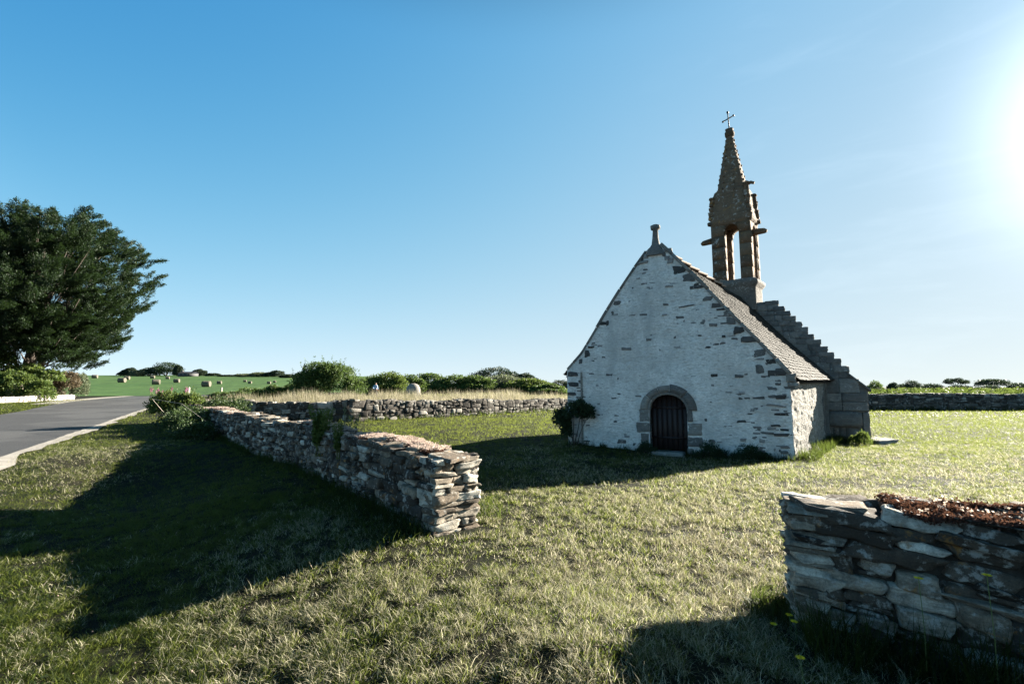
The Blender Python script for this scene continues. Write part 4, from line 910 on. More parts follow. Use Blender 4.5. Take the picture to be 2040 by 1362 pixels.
# ------------------------------------------------------------------ hay bales
BL = [(189, 750, 11, 'bale at the left end of the top row, near the field skyline'), (243, 757, 16, 'large bale in front of a smaller one, below the far tree clump'), (253, 753, 11, 'smaller bale tucked behind a large bale below the tree clump'), (304, 751, 9, 'small distant bale under the dark end of the far tree clump'), (311, 761, 16, 'large bale standing alone in the middle of the field'), (334, 752.5, 8, 'small distant bale below the grey farmhouse'), (352, 758.5, 12, 'medium bale between the field middle and the farmhouse'), (411, 765, 18, 'nearest and largest bale, low in the field by the road'), (437, 762, 10, 'medium bale just right of the nearest large one'), (488, 759, 7, 'small bale left of a pair near the low scrub'), (498, 762, 8, 'small bale near the low scrub, slightly nearer than its left neighbour'), (536, 762.5, 8, 'small bale beside the big leafy bush'), (547, 760.5, 6, 'tiny farthest bale beside the big leafy bush')]
def bale_bm():
    a = Acc(); seg = 36; rings = [(-.68, .0), (-.68, .25), (-.685, .42), (-.68, .53), (-.66, .555), (-.4, .565), (-.1, .57), (.15, .572), (.4, .567), (.66, .555), (.68, .53), (.685, .42), (.68, .25), (.68, .0)]
    th = np.arange(seg) * 2 * PI / seg; V = np.concatenate([np.stack([np.full(seg, x), r * np.cos(th), .56 + r * np.sin(th)], -1) for x, r in rings])
    V = V + .025 * np.stack([fbm(V * 6, 2), fbm(V * 6 + 9, 2), fbm(V * 6 + 19, 2)], -1); V[:, 2] = np.where(V[:, 2] < .03, .03, V[:, 2])
    i = np.arange(len(rings) - 1)[:, None] * seg; j = np.arange(seg)[None]; k = (j + 1) % seg; a.add(V, np.stack([i + j, i + k, i + k + seg, i + j + seg], -1).reshape(-1, 4)); return a
def solve_depth(px, py, lo=50, hi=420):       # where the sight line meets the terrain
    ys_ = np.linspace(lo, hi, 800); zz = [at(px, py, y)[2] - tz(at(px, py, y)[0], y) for y in ys_]
    for k in range(1, 800):
        if zz[k] <= 0: return ys_[k]
    return hi * .8
proto = None
for px, py, wpx, lb in BL:
    Y = solve_depth(px, py + wpx * .33); p = place(px, py, Y); s_ = wpx / F * Y / 1.3
    if proto is None: proto = o = bale_bm().build('hay_bale', M['straw'], None, True)
    else: o = proto.copy(); C.objects.link(o)
    s_ = float(np.clip(s_ * .74, .6, 1.5)); o.location = (p[0], Y, p[2] + .05); o.scale = (s_,) * 3; o.rotation_euler = (0, 0, random.uniform(.15, .55))
    tag(o, 'round straw ' + lb, 'hay bale', 'round hay bales in the green field')
# ------------------------------------------------------------------ far trees, farmhouse
def far_tree(label, px, top, wpx, Y, m, kind='round', n=1500, hpx=None, group='trees on the field skyline', base_py=None):
    p = at(px, top, Y); bz = tz(p[0], Y); h = p[2] - bz; W = wpx / F * Y / 2; b = np.array([p[0], Y, bz]); sz = max(.10, 1.9 / F * Y)
    if kind == 'round': bl = [(0, 0, h * .5, W * .8, W * .7, h * .5), (-W * .5, 0, h * .38, W * .55, W * .5, h * .38), (W * .5, .3, h * .42, W * .55, W * .5, h * .40), (0, -.5, h * .25, W * .9, W * .6, h * .32)]
    elif kind == 'dome': bl = [(0, 0, h * .70, W * .9, W * .8, h * .30), (-W * .5, 0, h * .62, W * .5, W * .5, h * .24), (W * .5, 0, h * .62, W * .5, W * .5, h * .24)]
    elif kind == 'wind': bl = [(W * .35, 0, h * .6, W * .65, W * .6, h * .42), (-W * .3, 0, h * .42, W * .6, W * .5, h * .36), (-W * .75, 0, h * .25, W * .4, W * .4, h * .25), (0, -.5, h * .22, W * .95, W * .5, h * .3)]
    else:
        root = empty('flat_pine', label, 'tree', b, group); a = Acc(); hh = h
        for k in range(9):
            x = np.linspace(-.8, .75, 9)[k]; P, d = blob(b + [x * W, rng.normal(0, W * .2), hh * (.84 - .25 * x * x) + rng.normal(0, .3)], (W * .24, W * .3, hh * .15), n // 9, .3, .3, 2, -1); leaves(a, P, d + [0, 0, .5], sz * rng.uniform(.6, 1.2, n // 9), .4)
        q = a.build('crown', m, root); q.matrix_parent_inverse = Matrix.Translation(-Vector(b)); s_ = Acc()
        for k in range(6): tube(s_, [b + [rng.normal(0, .3), 0, -.3], b + [(k - 2.5) * W * .12, 0, hh * .45], b + [(k - 2.5) * W * .27, 0, hh * .82]], [.16, .11, .05], 6)
        q = s_.build('trunk', M['bark'], root); q.matrix_parent_inverse = Matrix.Translation(-Vector(b)); return root
    return shrub('far_tree', label, 'tree', b, bl, n, sz, m, .35, 2, group, .6, .35, True)
FT = [(256, 733, 36, 250, M['leaf_far'], 'wind', 'low dark tree at the left end of the far clump above the hay field'), (276, 737, 34, 244, M['leaf_grey'], 'round', 'pale grey green bush in front of the dark far clump'), (298, 731, 52, 252, M['leaf_dark'], 'wind', 'dark wind-bent tree in the middle of the far clump'), (334, 721, 62, 250, M['leaf_dark'], 'round', 'tallest darkest tree of the far clump, left of the farmhouse'), (355, 726, 18, 246, M['leaf_far'], 'round', 'thin pale tree between the dark clump and the farmhouse'), (397, 735, 30, 240, M['leaf_far'], 'round', 'rounded blue green tree right of the farmhouse'), (424, 743, 30, 238, M['leaf_far'], 'round', 'low rounded tree next right of the blue green one'),
      (456, 746.5, 40, 225, M['leaf_far'], 'round', 'first low hedge tree of the long skyline hedge'), (488, 744, 44, 220, M['leaf_grey'], 'round', 'pale grey hedge tree in the long skyline hedge'), (516, 741, 42, 215, M['leaf_grey'], 'round', 'larger grey hedge tree at the middle of the skyline hedge'), (544, 738, 44, 215, M['leaf_far'], 'wind', 'highest dark tree at the right part of the skyline hedge'), (574, 745, 36, 200, M['leaf_far'], 'round', 'last low tree of the skyline hedge beside the big leafy bush')]
for px, top, wp, Y, m_, kd, lb in FT: far_tree(lb, px, top, wp, Y, m_, kd, 5200)
hb = at(375, 750, 235); hx, hy = hb[0], 235.; hz_ = tz(hx, hy); fh = empty('farmhouse', 'grey slate roofed farmhouse behind the hay field, between far trees', 'house', (hx, hy, hz_))
a = Acc(); rz = pz(375, 739.5, 235) - hz_; a.add(box8((0, 0, rz * .3), (3.6, 0, 0), (0, 2.6, 0), (0, 0, rz * .3)), BOXF); a.build('wall', M['farm_wall'], fh)
a = Acc(); V = np.array([[-3.8, -2.9, rz * .58], [3.8, -2.9, rz * .58], [3.8, 2.9, rz * .58], [-3.8, 2.9, rz * .58], [-3.7, 0, rz * .93], [3.7, 0, rz * .93]]); a.add(V, np.array([[0, 1, 5, 4], [2, 3, 4, 5]])); a.add(V, np.array([[0, 4, 3], [1, 2, 5]])); rf = a.build('roof', M['farm_roof'], fh)
a = Acc(); a.add(box8((-3.2, 0, rz * 1.0), (.4, 0, 0), (0, .4, 0), (0, 0, rz * .16)), BOXF); a.build('chimney', M['farm_wall'], rf)
for x in (-2, 0, 2): a = Acc(); a.add(box8((x, -2.62, rz * .33), (.35, 0, 0), (0, .04, 0), (0, 0, .5)), BOXF); a.build('window', M['glass'], fh)
# right-hand horizon beyond wall D
RT = [(1742, 757, 36, 70, M['leaf'], 'round', 'dark green shrub just right of the chapel buttress, beyond the far wall', 'n'), (1777, 761, 24, 95, M['leaf_far'], 'round', 'small round dark shrub on the right skyline', 'n'), (1797, 765, 34, 105, M['leaf_far'], 'round', 'low flat hedge shrub between two rounder ones on the right skyline', 'n'), (1817, 757.5, 40, 100, M['leaf_far'], 'round', 'dark domed bush left of the flat pines on the right skyline', 'n'), (1856, 763, 52, 104, M['leaf_far'], 'round', 'long low hedge bush beneath the pale flat pine', 'n'), (1905, 754, 56, 170, M['leaf_far'], 'flat', 'pale distant flat-topped pine on the right skyline', 'n'), (1912, 766, 60, 106, M['leaf_far'], 'round', 'hedge bush with bare stems in front of the pale flat pine', 'n'), (1976, 753.5, 64, 112, M['leaf_far'], 'dome', 'dark umbrella-shaped pine near the right edge of the skyline', 'n'), (1968, 767, 60, 108, M['leaf_far'], 'round', 'low hedge bush under the dark umbrella pine', 'n'), (2028, 762, 54, 104, M['leaf_far'], 'round', 'rounded dark bush at the right edge of the skyline', 'n'), (2075, 764, 60, 104, M['leaf_far'], 'round', 'dark bush cut by the right picture edge', 'n')]
for px, top, wp, Y, m_, kd, lb, _ in RT: far_tree(lb, px, top, wp, Y, m_, kd, 4200, None, 'trees and bushes on the right skyline')
# scrub in the middle, behind the golden grass
MID = [(748, 747, 70, 62, M['leaf'], 'dusky shrub behind the person in the blue shirt'), (778, 741, 66, 58, M['leaf_bright'], 'sunlit bright green shrub between the person and the boulder'), (818, 748, 60, 62, M['leaf'], 'shrub rising directly behind the grey boulder'), (858, 743, 70, 64, M['leaf'], 'dark crested shrub right of the boulder'), (905, 748, 80, 60, M['leaf'], 'middle shrub of the scrub slope, left of the domed one'), (948, 748, 70, 60, M['leaf'], 'shrub in front of the left side of the domed scrub'), (985, 731, 86, 78, M['leaf_dark'], 'high domed dark shrub topping the scrub slope'), (1000, 748, 90, 62, M['leaf_grey'], 'grey green shrub below the high domed one'), (1043, 744, 50, 76, M['leaf_dark'], 'small dark dome right of the high domed shrub'), (1052, 753, 84, 60, M['leaf_bright'], 'sunlit light green shrub sloping down toward the chapel'), (1092, 764, 60, 56, M['leaf'], 'lowest shrub at the right end of the scrub slope'), (1118, 757, 50, 110, M['leaf_far'], 'distant dark tree at the left corner of the chapel')]
for px, top, wp, Y, m_, lb in MID:
    p = at(px, top, Y); bz = tz(p[0], Y); h = max(.8, p[2] - bz); W = wp / F * Y / 2; b = np.array([p[0], Y, bz])
    bl = [(0, 0, h * .5, W * .85, W * .7, h * .53), (-W * .6, -.5, h * .3, W * .7, W * .6, h * .5), (W * .6, -.4, h * .33, W * .7, W * .6, h * .5), (-W * .3, -1.6, h * .18, W * .8, .9, h * .34), (W * .5, -1.5, h * .16, W * .7, .9, h * .3)]
    shrub('scrub_bush', lb, 'bush', b, bl, 6500, .24, m_, .32, 3, 'bushes of the scrub slope', .55, .35, Y > 70)
b = place(650, 790, 44); 
shrub('leafy_bush', 'big dark leafy bush standing alone above the wall, left of the person', 'bush', b, [(-1.2, 0, 1.6, 1.9, 1.7, 1.8), (.9, .3, 1.6, 1.9, 1.7, 1.75), (-2.2, .2, 1.2, 1.4, 1.3, 1.4), (.0, 0, 2.4, 1.6, 1.4, 1.2), (2.6, 0, 1.0, 1.2, 1.2, 1.2)], 15000, .19, M['leaf'], .42, 8, None, .55, .4, False, .45, 70)
for px, top, wp, Y, lb in ((520, 770, 90, 50, 'low dark bramble patch on the road bank left of the big leafy bush'), (560, 766, 60, 47, 'low bramble touching the left foot of the big leafy bush'), (455, 779, 70, 46, 'flat olive bramble beside the far road verge posts')):
    p = at(px, top, Y); bz = tz(p[0], Y); h = max(.5, p[2] - bz); W = wp / F * Y / 2; b = np.array([p[0], Y, bz])
    shrub('bramble', lb, 'bush', b, [(-W * .5, 0, h * .35, W * .6, W * .5, h * .6), (W * .4, .3, h * .4, W * .7, W * .5, h * .6)], 4200, .17, M['leaf'], .4, 4, 'brambles on the road bank')
# boulder
p = at(823, 786, 47); bz = tz(p[0], 47); H_ = pz(823, 763.5, 47) - bz; Wb = 14.2 / F * 47; a = Acc()
lv = [(bz - .3, Wb * .98, Wb * .8), (bz + H_ * .2, Wb, Wb * .85), (bz + H_ * .45, Wb * .97, Wb * .82)] + [(bz + H_ * (.45 + .55 * math.sin(f)), Wb * .97 * math.cos(f) ** .75 + .01, Wb * .82 * math.cos(f) ** .75 + .01) for f in (.25, .5, .75, 1.0, 1.2, 1.4, 1.53)]
ringmesh(a, p[:2], np.array([1., 0]), np.array([0, 1.]), lv, 32, 2.3, .03); tag(a.build('granite_boulder', M['granite'], None, True, (p[0], 47, bz)), 'smooth grey dome-shaped granite boulder standing in dry grass before the scrub', 'boulder')
# ------------------------------------------------------------------ person
def person(b, H_, yaw):
    root = empty('person', 'person in light blue shirt and dark trousers seen from behind, hand on hip', 'person', b, None, yaw)
    k = H_ / 1.75
    def skin(name, pts, edges, rad, m, par, sub=2, rootv=0):
        me = bpy.data.meshes.new(name); me.from_pydata([tuple(np.array(p) * k) for p in pts], edges, []); me.materials.append(m)
        o = bpy.data.objects.new(name, me); C.objects.link(o); o.parent = par
        md = o.modifiers.new('skin', 'SKIN'); md.use_smooth_shade = True
        sv = me.skin_vertices[0].data
        for i, r in enumerate(rad): sv[i].radius = (r[0] * k, r[1] * k) if hasattr(r, '__len__') else (r * k, r * k); sv[i].use_root = (i == rootv)
        ss = o.modifiers.new('sub', 'SUBSURF'); ss.levels = ss.render_levels = sub; return o
    # x = right, y = away from camera (he faces away, turned a little to the right)
    P = [(0, 0, .95), (0, .01, 1.15), (0, 0, 1.36), (0, .0, 1.47), (0, .02, 1.53), (0, .03, 1.62), (0, .04, 1.70),
         (-.18, 0, 1.40), (-.33, -.06, 1.17), (-.17, .0, 1.00), (.18, 0, 1.40), (.25, .02, 1.14), (.24, .10, .92),
         (-.10, 0, .88), (-.11, .03, .48), (-.12, -.03, .09), (.10, 0, .88), (.12, .02, .48), (.13, -.03, .09), (-.13, .14, .03), (.14, .14, .03), (-.145, .02, .98), (.245, .12, .86)]
    E = [(0, 1), (1, 2), (2, 3), (3, 4), (4, 5), (5, 6), (2, 7), (7, 8), (8, 9), (9, 21), (2, 10), (10, 11), (11, 12), (12, 22), (0, 13), (13, 14), (14, 15), (0, 16), (16, 17), (17, 18), (15, 19), (18, 20)]
    Rr = [(.15, .11), (.14, .10), (.17, .10), .06, .055, (.085, .10), (.07, .08), .06, .045, .033, .06, .045, .033, .09, .06, .045, .09, .06, .045, (.045, .03), (.045, .03), .03, .03]
    body = skin('body', P, E, Rr, M['skin'], root)
    FP, FE, FR = [], [], []
    for c, dz in (((-.145, .02, .98), 1), ((.245, .12, .86), 1)):
        for i in range(5):
            o = len(FP); x = (i - 2) * .018; L_ = (.05, .075, .08, .072, .055)[i]
            FP += [(c[0] + x * .6, c[1], c[2]), (c[0] + x, c[1] + .015, c[2] - L_ * .6), (c[0] + x, c[1] + .03, c[2] - L_)]; FE += [(o, o + 1), (o + 1, o + 2)]; FR += [.011, .009, .007]
    for h in (0, 15):
        sub = [(p) for p in FP[h:h + 15]]
        for i in range(5):
            skin('finger', sub[i * 3:i * 3 + 3], [(0, 1), (1, 2)], FR[:3], M['skin'], body, 1)
    skin('shirt', [(0, 0, .93), (0, .01, 1.15), (0, 0, 1.37), (0, 0, 1.46), (-.19, 0, 1.40), (-.34, -.06, 1.17), (-.22, -.0, 1.04), (.19, 0, 1.40), (.26, .02, 1.14), (.25, .08, .99)], [(0, 1), (1, 2), (2, 3), (2, 4), (4, 5), (5, 6), (2, 7), (7, 8), (8, 9)], [(.18, .14), (.18, .135), (.20, .13), .075, .085, .066, .055, .085, .066, .055], M['shirt'], root)
    skin('trousers', [(0, 0, .96), (-.10, 0, .86), (-.11, .03, .48), (-.12, -.02, .12), (.10, 0, .86), (.12, .02, .48), (.13, -.02, .12)], [(0, 1), (1, 2), (2, 3), (0, 4), (4, 5), (5, 6)], [(.175, .135), .115, .085, .07, .115, .085, .07], M['trousers'], root)
    skin('hair', [(0, .0, 1.60), (0, .005, 1.68), (0, .03, 1.735)], [(0, 1), (1, 2)], [(.085, .07), (.095, .09), (.06, .07)], M['hair'], root)
    return root
pb = at(747.5, 796, 47); pb[2] = tz(pb[0], 47); person((pb[0], 47, pb[2]), pz(747.5, 761.5, 47) - pb[2], -.5)
# ------------------------------------------------------------------ plants at walls and chapel
def pts_on(path, s, side, th, z): P, T, N = path(s); return v3(P + N * (side * th)[:, None], z)
def sedum(name, label, path, smin, smax, n, th, zf_, seed, bloom=.1, band=(-.9, .9)):
    r = np.random.default_rng(seed); s = r.uniform(smin, smax, n * 3); d = r.uniform(band[0], band[1], n * 3)
    dens = vnoise(np.stack([s * 2.6, d * 1.4, 0 * s + seed], -1)); k = dens > .42; s, d = s[k][:n], d[k][:n]; n = len(s)
    P, T, N = path(s); z = zf_(s) + -.01 + .045 * vnoise(np.stack([s * 9, d * 4, 0 * s], -1)) - .02 * np.abs(d)
    base = v3(P + N * (d * th / 2)[:, None], z); a = Acc(); rep = 7
    B = np.repeat(base, rep, 0) + r.normal(0, .012, (n * rep, 3)); leaves(a, B, unit(n * rep, r) + [0, 0, .8], r.uniform(.014, .03, n * rep), .6, 0, np.repeat(np.clip(r.normal(0, .2, n) + .1 + .8 * vnoise(np.stack([s * 4, d * 2, 0 * s + 31], -1)), 0, 1), rep))
    q = r.integers(0, n, int(n * bloom)); B = np.repeat(base[q], 8, 0) + [0, 0, .05] + r.normal(0, .016, (len(q) * 8, 3)) * [1, 1, .5]
    leaves(a, B, unit(len(B), r) + [0, 0, .5], .018, .8, 1)
    return tag(a.build(name, [M['sedum'], M['white']], None, False, base[0]), label, 'stonecrop', None, 'stuff')
sedum('stonecrop', 'reddish stonecrop cushions growing over the top of the near right wall end', pathC, .5, 4.4, 7000, .60, lambda s: .885 + .02 * s, 3, .006, (-.75, .95))
sedum('stonecrop', 'pinkish stonecrop in flower along the top of the long left wall', pathA, .35, 6.0, 5600, .62, hA, 9, .28)
sedum('stonecrop', 'brown stonecrop and moss on the far top of the long left wall', pathA, 12, 24, 3000, .62, hA, 12, .35)
def tall_weed(label, x, y, h, n, m, seed, nst=5, flower=None, spread=.1, leafsz=.06, z0=None):
    r = np.random.default_rng(seed); b = np.array([x, y, tz(x, y) if z0 is None else z0]); root = empty('tall_weed', label, 'plant', b); st = Acc(); lf = Acc(); fl = Acc()
    for k in range(nst):
        e = b + [r.normal(0, spread), r.normal(0, spread), h * r.uniform(.7, 1)]; mid = (b + e) / 2 + r.normal(0, spread * .3, 3); p = np.array([b + r.normal(0, .03, 3) * [1, 1, 0], mid, e])
        tube(st, p, [.006, .005, .003], 6); t = r.uniform(.25, 1, n); P = resample(p, 60)[(t * 59).astype(int)]; d = unit(n, r); d[:, 2] = np.abs(d[:, 2]) + .5; leaves(lf, P + d * leafsz * .5, d, leafsz * (1.25 - .7 * t), .28)
        if flower is not None: t = r.uniform(.78, 1.02, 60); P = b + (e - b) * t[:, None]; leaves(fl, P + r.normal(0, .022, (60, 3)), unit(60, r), .025, .8)
    for nm, ac, mm_ in (('stem', st, M['stem']), ('leaves', lf, m), ('flowers', fl, flower)):
        if ac.V: q = ac.build(nm, mm_, root); q.matrix_parent_inverse = Matrix.Translation(-Vector(b))
    return root
def beside(path, s, off): P, T, N = path(np.array([s])); return P[0] + N[0] * off
p = beside(pathA, 4.3, -.36); tall_weed('tall bright green weed stems growing out of the middle of the long left wall', p[0], p[1], .95, 230, M['leaf_bright'], 3, 9, None, .13, .10, .42)
p = beside(pathA, 3.2, -.34); tall_weed('thinner green weed on the long left wall face, nearer than the tall bright clump', p[0], p[1], .7, 130, M['leaf_bright'], 5, 5, None, .08, .075, .5)
p = beside(pathA, 5.3, .52); tall_weed('dark feathery green weed rising behind the top of the long left wall', p[0], p[1], 1.35, 130, M['leaf_grey'], 6, 6, None, .14, .08)
p = beside(pathA, .55, .05)
# flowering plant where walls A and B meet, and the dark bramble down its outer side
p = beside(pathA, 20.5, -.8); b = np.array([p[0], p[1], tz(*p)])
o = shrub('flowering_plant', 'green plant with purple-pink flower spikes at the far end of the long wall', 'plant', b, [(-.3, 0, .9, .75, .6, .55), (.6, .3, 1.0, .6, .5, .45), (-.9, .5, .8, .5, .5, .5)], 5200, .11, M['leaf_bright'], .4, 6, None, .5, .5, False, .4, 30)
for k in range(9):
    a = Acc(); e = b + [random.uniform(-1.2, .5), random.uniform(-.3, .3), random.uniform(1.3, 1.75)]; tube(a, [e - [0, 0, .5], e + [0, 0, .12]], [.012, .006], 6, None, 1); P = e + rng.normal(0, 1, (50, 3)).clip(-2, 2) * [.022, .022, .06] - [0, 0, .04]; leaves(a, P, unit(50), .032, .8, 0)
    q = a.build('flower_spike', [M['pink'], M['stem']], o); q.matrix_parent_inverse = Matrix.Translation(-Vector(b))
p = beside(pathA, 17.0, -1.0); b = np.array([p[0], p[1], tz(*p)])
shrub('bramble', 'dark bramble mound sprawling down the shaded outer side of the long wall', 'bush', b, [(-.5, 1.2, .32, 1.3, 1.1, .62), (.8, -.6, .3, 1.0, .9, .62), (-.3, 3.0, .5, 1.1, 1.2, .8), (1.9, -2.1, .2, .8, .8, .45), (-1.4, 2.2, .25, .9, .9, .45)], 12000, .10, M['bramble'], .4, 6, None, .5, .4, False, .4, 20)
a = Acc(); p = beside(pathA, 18.5, -.8); e0 = np.array([p[0] - 1.0, p[1] - .3, 1.25]); e1 = beside(pathA, 13.5, -.55)
tube(a, [[p[0], p[1] - .2, .1], e0, (e0 + [e1[0], e1[1], .75]) / 2 + [0, 0, .12], [e1[0], e1[1], .35]], [.009, .008, .006, .004], 6); tag(a.build('dry_stalk', M['post'], None, False, (p[0], p[1], 0)), 'pale dry bent stalk leaning over the far end of the long wall', 'stalk')
# climber on the left corner of the chapel
tc, zc = gt(1165, 825); b = np.array([*(R2 + g * 5.75 + gn * .25), tz(*(R2 + g * 5.75 + gn * .25))])
shrub('climbing_shrub', 'dark shrub climbing the left corner of the chapel gable', 'bush', b, [(.14, -.1, 1.02, .40, .25, .34), (-.3, .25, .75, .32, .3, .34), (.42, -.2, .98, .24, .2, .28), (-.2, .1, .42, .2, .2, .34)], 5200, .075, M['leaf_dark'], .4, 5, None, .55, .2, False, .35, 20)
for (px, dp, sx, sz, lb, k) in ((1415, .32, .34, .34, 'dark rounded shrub at the foot of the gable right of the door', 2600), (1492, .25, .36, .30, 'low dark shrub at the foot of the gable near its right corner', 2400), (1290, .24, .22, .26, 'small dark shrub hiding the left foot of the chapel door', 1600)):
    t = gt(px, 890)[0]; q = R2 + g * t + gn * dp; shrub('foot_shrub', lb, 'bush', (q[0], q[1], tz(*q)), [(0, 0, sz * .42, sx * .8, .2, sz * .7), (sx * .7, -.05, sz * .25, sx * .7, .18, sz * .38), (-sx * .8, 0, sz * .2, sx * .5, .15, sz * .3)], k, .06, M['leaf_dark'], .7, 5, 'shrubs at the foot of the gable', .25, 1.2, False, .3, 45)
q = S2 + sn * 1.15 - gn * .1; q = at(1718, 868, 13.9)[:2]
shrub('weed_clump', 'bright sunlit weed clump at the foot of the buttress', 'plant', (q[0], q[1], tz(*q)), [(0, 0, .16, .22, .22, .26), (-.22, .05, .10, .18, .18, .18)], 1500, .07, M['leaf_bright'], .35, 3, None, .3, 1.0)
q = at(1745, 874, 14.6); a = Acc(); stones(a, np.array([[q[0], 14.6, tz(q[0], 14.6) + .05]]), np.array([[.97, .2, 0.05]]), np.array([[-.2, .97, 0]]), np.array([[-.05, 0, 1.]]), np.array([[.34, .42, .07]]), 'hi', .3, 0, np.array([.9])); tag(a.build('flat_stone', M['coping'], None, True, (q[0], 14.6, tz(q[0], 14.6))), 'pale flat stone lying in the grass beside the buttress', 'stone')
# yellow flowers near the right wall
YF = [((1594, 1310), 2.55, .12, 'yellow flower in the dark grass at the bottom, before the near right wall'), ((1572, 1225), 3.3, .10, 'small yellow flower at the left foot of the near right wall'), ((1583, 1238), 3.2, .09, 'second small yellow flower at the left foot of the near right wall, a little lower'), ((1966, 1146), 2.72, .55, 'tall yellow flower in front of the near right wall at the right edge'), ((1830, 1152), 2.86, .5, 'slender yellow bud in front of the middle of the near right wall'), ((1541, 1243), 3.3, .06, 'pale yellow flower low in the grass left of the near right wall')]
for (px, py), Y, h, lb in YF:
    p = at(px, py, Y); gz = tz(p[0], Y); h = max(.05, p[2] - gz); b = np.array([p[0], Y, gz]); root = empty('yellow_flower', lb, 'flower', b, 'yellow flowers by the near right wall'); a = Acc(); tube(a, [(0, 0, -.02), (.01, 0, h * .5), (0, 0, h)], [.0022, .002, .002], 6); a.build('stem', M['stem'], root)
    a = Acc(); 
    for kk, (nl, rr_) in enumerate(((16, .013), (12, .008))):
        th = np.arange(nl) * 2 * PI / nl; d = np.stack([np.cos(th), np.sin(th), 0 * th + .25 + .3 * kk], -1); leaves(a, np.array([0, 0, h]) + d * rr_, d, rr_ * 1.9, .35)
    a.build('petals', M['yellow'], root)
# ------------------------------------------------------------------ grass
def inpoly(x, y, poly):
    ins = np.zeros(len(x), bool); j = len(poly) - 1
    for i in range(len(poly)):
        (xi, yi), (xj, yj) = poly[i], poly[j]; c = ((yi > y) != (yj > y)) & (x < (xj - xi) * (y - yi) / (yj - yi + 1e-12) + xi); ins ^= c; j = i
    return ins
def near_path(x, y, pts, d):
    m_ = np.zeros(len(x), bool); pts = np.asarray(pts)
    for a_, b_ in zip(pts[:-1], pts[1:]):
        ab = b_ - a_; t = np.clip(((x - a_[0]) * ab[0] + (y - a_[1]) * ab[1]) / (ab @ ab), 0, 1); m_ |= np.hypot(x - a_[0] - t * ab[0], y - a_[1] - t * ab[1]) < d
    return m_
nave = [tuple(R2), tuple(L2), tuple(N2), tuple(S2)]; roadp = [tuple(p) for p in RL[::10]] + [tuple(p) for p in (RR + nr * wv * .55)[::-10]]
def free(x, y):
    k = ~inpoly(x, y, nave) & ~inpoly(x, y, roadp)
    for pts, d in ((WA, .27), (WB, .25), (WC, .25), (WD, .25)): k &= ~near_path(x, y, pts, d)
    cz_ = S2 + sn * .0; k &= ~near_path(x, y, [S2 + g * 3 - gn * .3, S2 - g * 1.0 - gn * .3], .36)
    return k
def blades(a, x, y, L_, Wd, lean, seed, two=True, m=0, rr=None, wind=None, curl=.5):
    r = np.random.default_rng(seed); n = len(x); z = terrain(x, y) - .012; az = r.uniform(0, 2 * PI, n)
    if wind is not None: az = wind + r.normal(0, 1.1, n)
    le = np.clip(r.normal(lean, .28, n), .05, 1.45); L_ = L_ * r.uniform(.4, 1.6, n); Wd = Wd * r.uniform(.7, 1.3, n)
    h = np.stack([np.cos(az), np.sin(az), 0 * az], -1); s_ = np.stack([-np.sin(az), np.cos(az), 0 * az], -1)
    tw_ = r.normal(0, .6, n); s_ = s_ * np.cos(tw_)[:, None] + h * np.sin(tw_)[:, None]
    B = np.stack([x, y, z], -1); up = np.array([0, 0, 1.]); d1 = h * np.sin(le * .7)[:, None] + up * np.cos(le * .7)[:, None]; l2 = np.minimum(le * 1.05 + curl * r.uniform(-.3, .8, n), 1.7); d2 = h * np.sin(l2)[:, None] + up * np.cos(l2)[:, None]
    mid = B + d1 * (L_ * .55)[:, None]; tip = mid + d2 * (L_ * .5)[:, None]; tip[:, 2] = np.maximum(tip[:, 2], z + .008); w_ = s_ * (Wd * .5)[:, None]
    rr = r.uniform(0, 1, n) if rr is None else rr
    if two:
        V = np.stack([B - w_, B + w_, mid + w_ * .8, mid - w_ * .8, tip], 1).reshape(-1, 3); i = np.arange(n)[:, None] * 5
        a.add(V, np.concatenate([i, i + 1, i + 2, i + 3], 1), np.repeat(rr, 5), m); a.F.append(np.concatenate([i + 3, i + 2, i + 4], 1) + a.n - len(V)); a.M.append(np.full(n, m)); a.V.append(np.zeros((0, 3))); a.R.append(np.zeros(0))
    else:
        V = np.stack([B - w_, B + w_, tip], 1).reshape(-1, 3); i = np.arange(n)[:, None] * 3; a.add(V, np.concatenate([i, i + 1, i + 2], 1), np.repeat(rr, 3), m)
def zone(Y0, Y1, dens, seed, extra=1.52):
    r = np.random.default_rng(seed); A__ = extra * (Y1 ** 2 - Y0 ** 2); n = int(A__ * dens); y = np.sqrt(r.uniform(Y0 ** 2, Y1 ** 2, n)); x = r.uniform(-extra, extra, n) * y + r.normal(0, .01, n); return x, y
ga = Acc()
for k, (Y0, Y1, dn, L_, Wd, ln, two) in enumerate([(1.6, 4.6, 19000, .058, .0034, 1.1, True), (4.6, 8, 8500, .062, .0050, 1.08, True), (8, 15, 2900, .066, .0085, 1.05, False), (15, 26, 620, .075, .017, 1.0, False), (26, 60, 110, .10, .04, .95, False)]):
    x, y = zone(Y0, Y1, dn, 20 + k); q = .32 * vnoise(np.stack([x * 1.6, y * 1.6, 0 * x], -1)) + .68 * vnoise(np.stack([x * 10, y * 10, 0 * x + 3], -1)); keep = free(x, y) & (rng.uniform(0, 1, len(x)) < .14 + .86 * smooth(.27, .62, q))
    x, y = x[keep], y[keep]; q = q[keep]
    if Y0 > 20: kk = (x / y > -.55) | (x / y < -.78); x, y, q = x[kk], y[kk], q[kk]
    blades(ga, x, y, L_ * (.4 + 1.25 * q), Wd, ln, 40 + k, two)
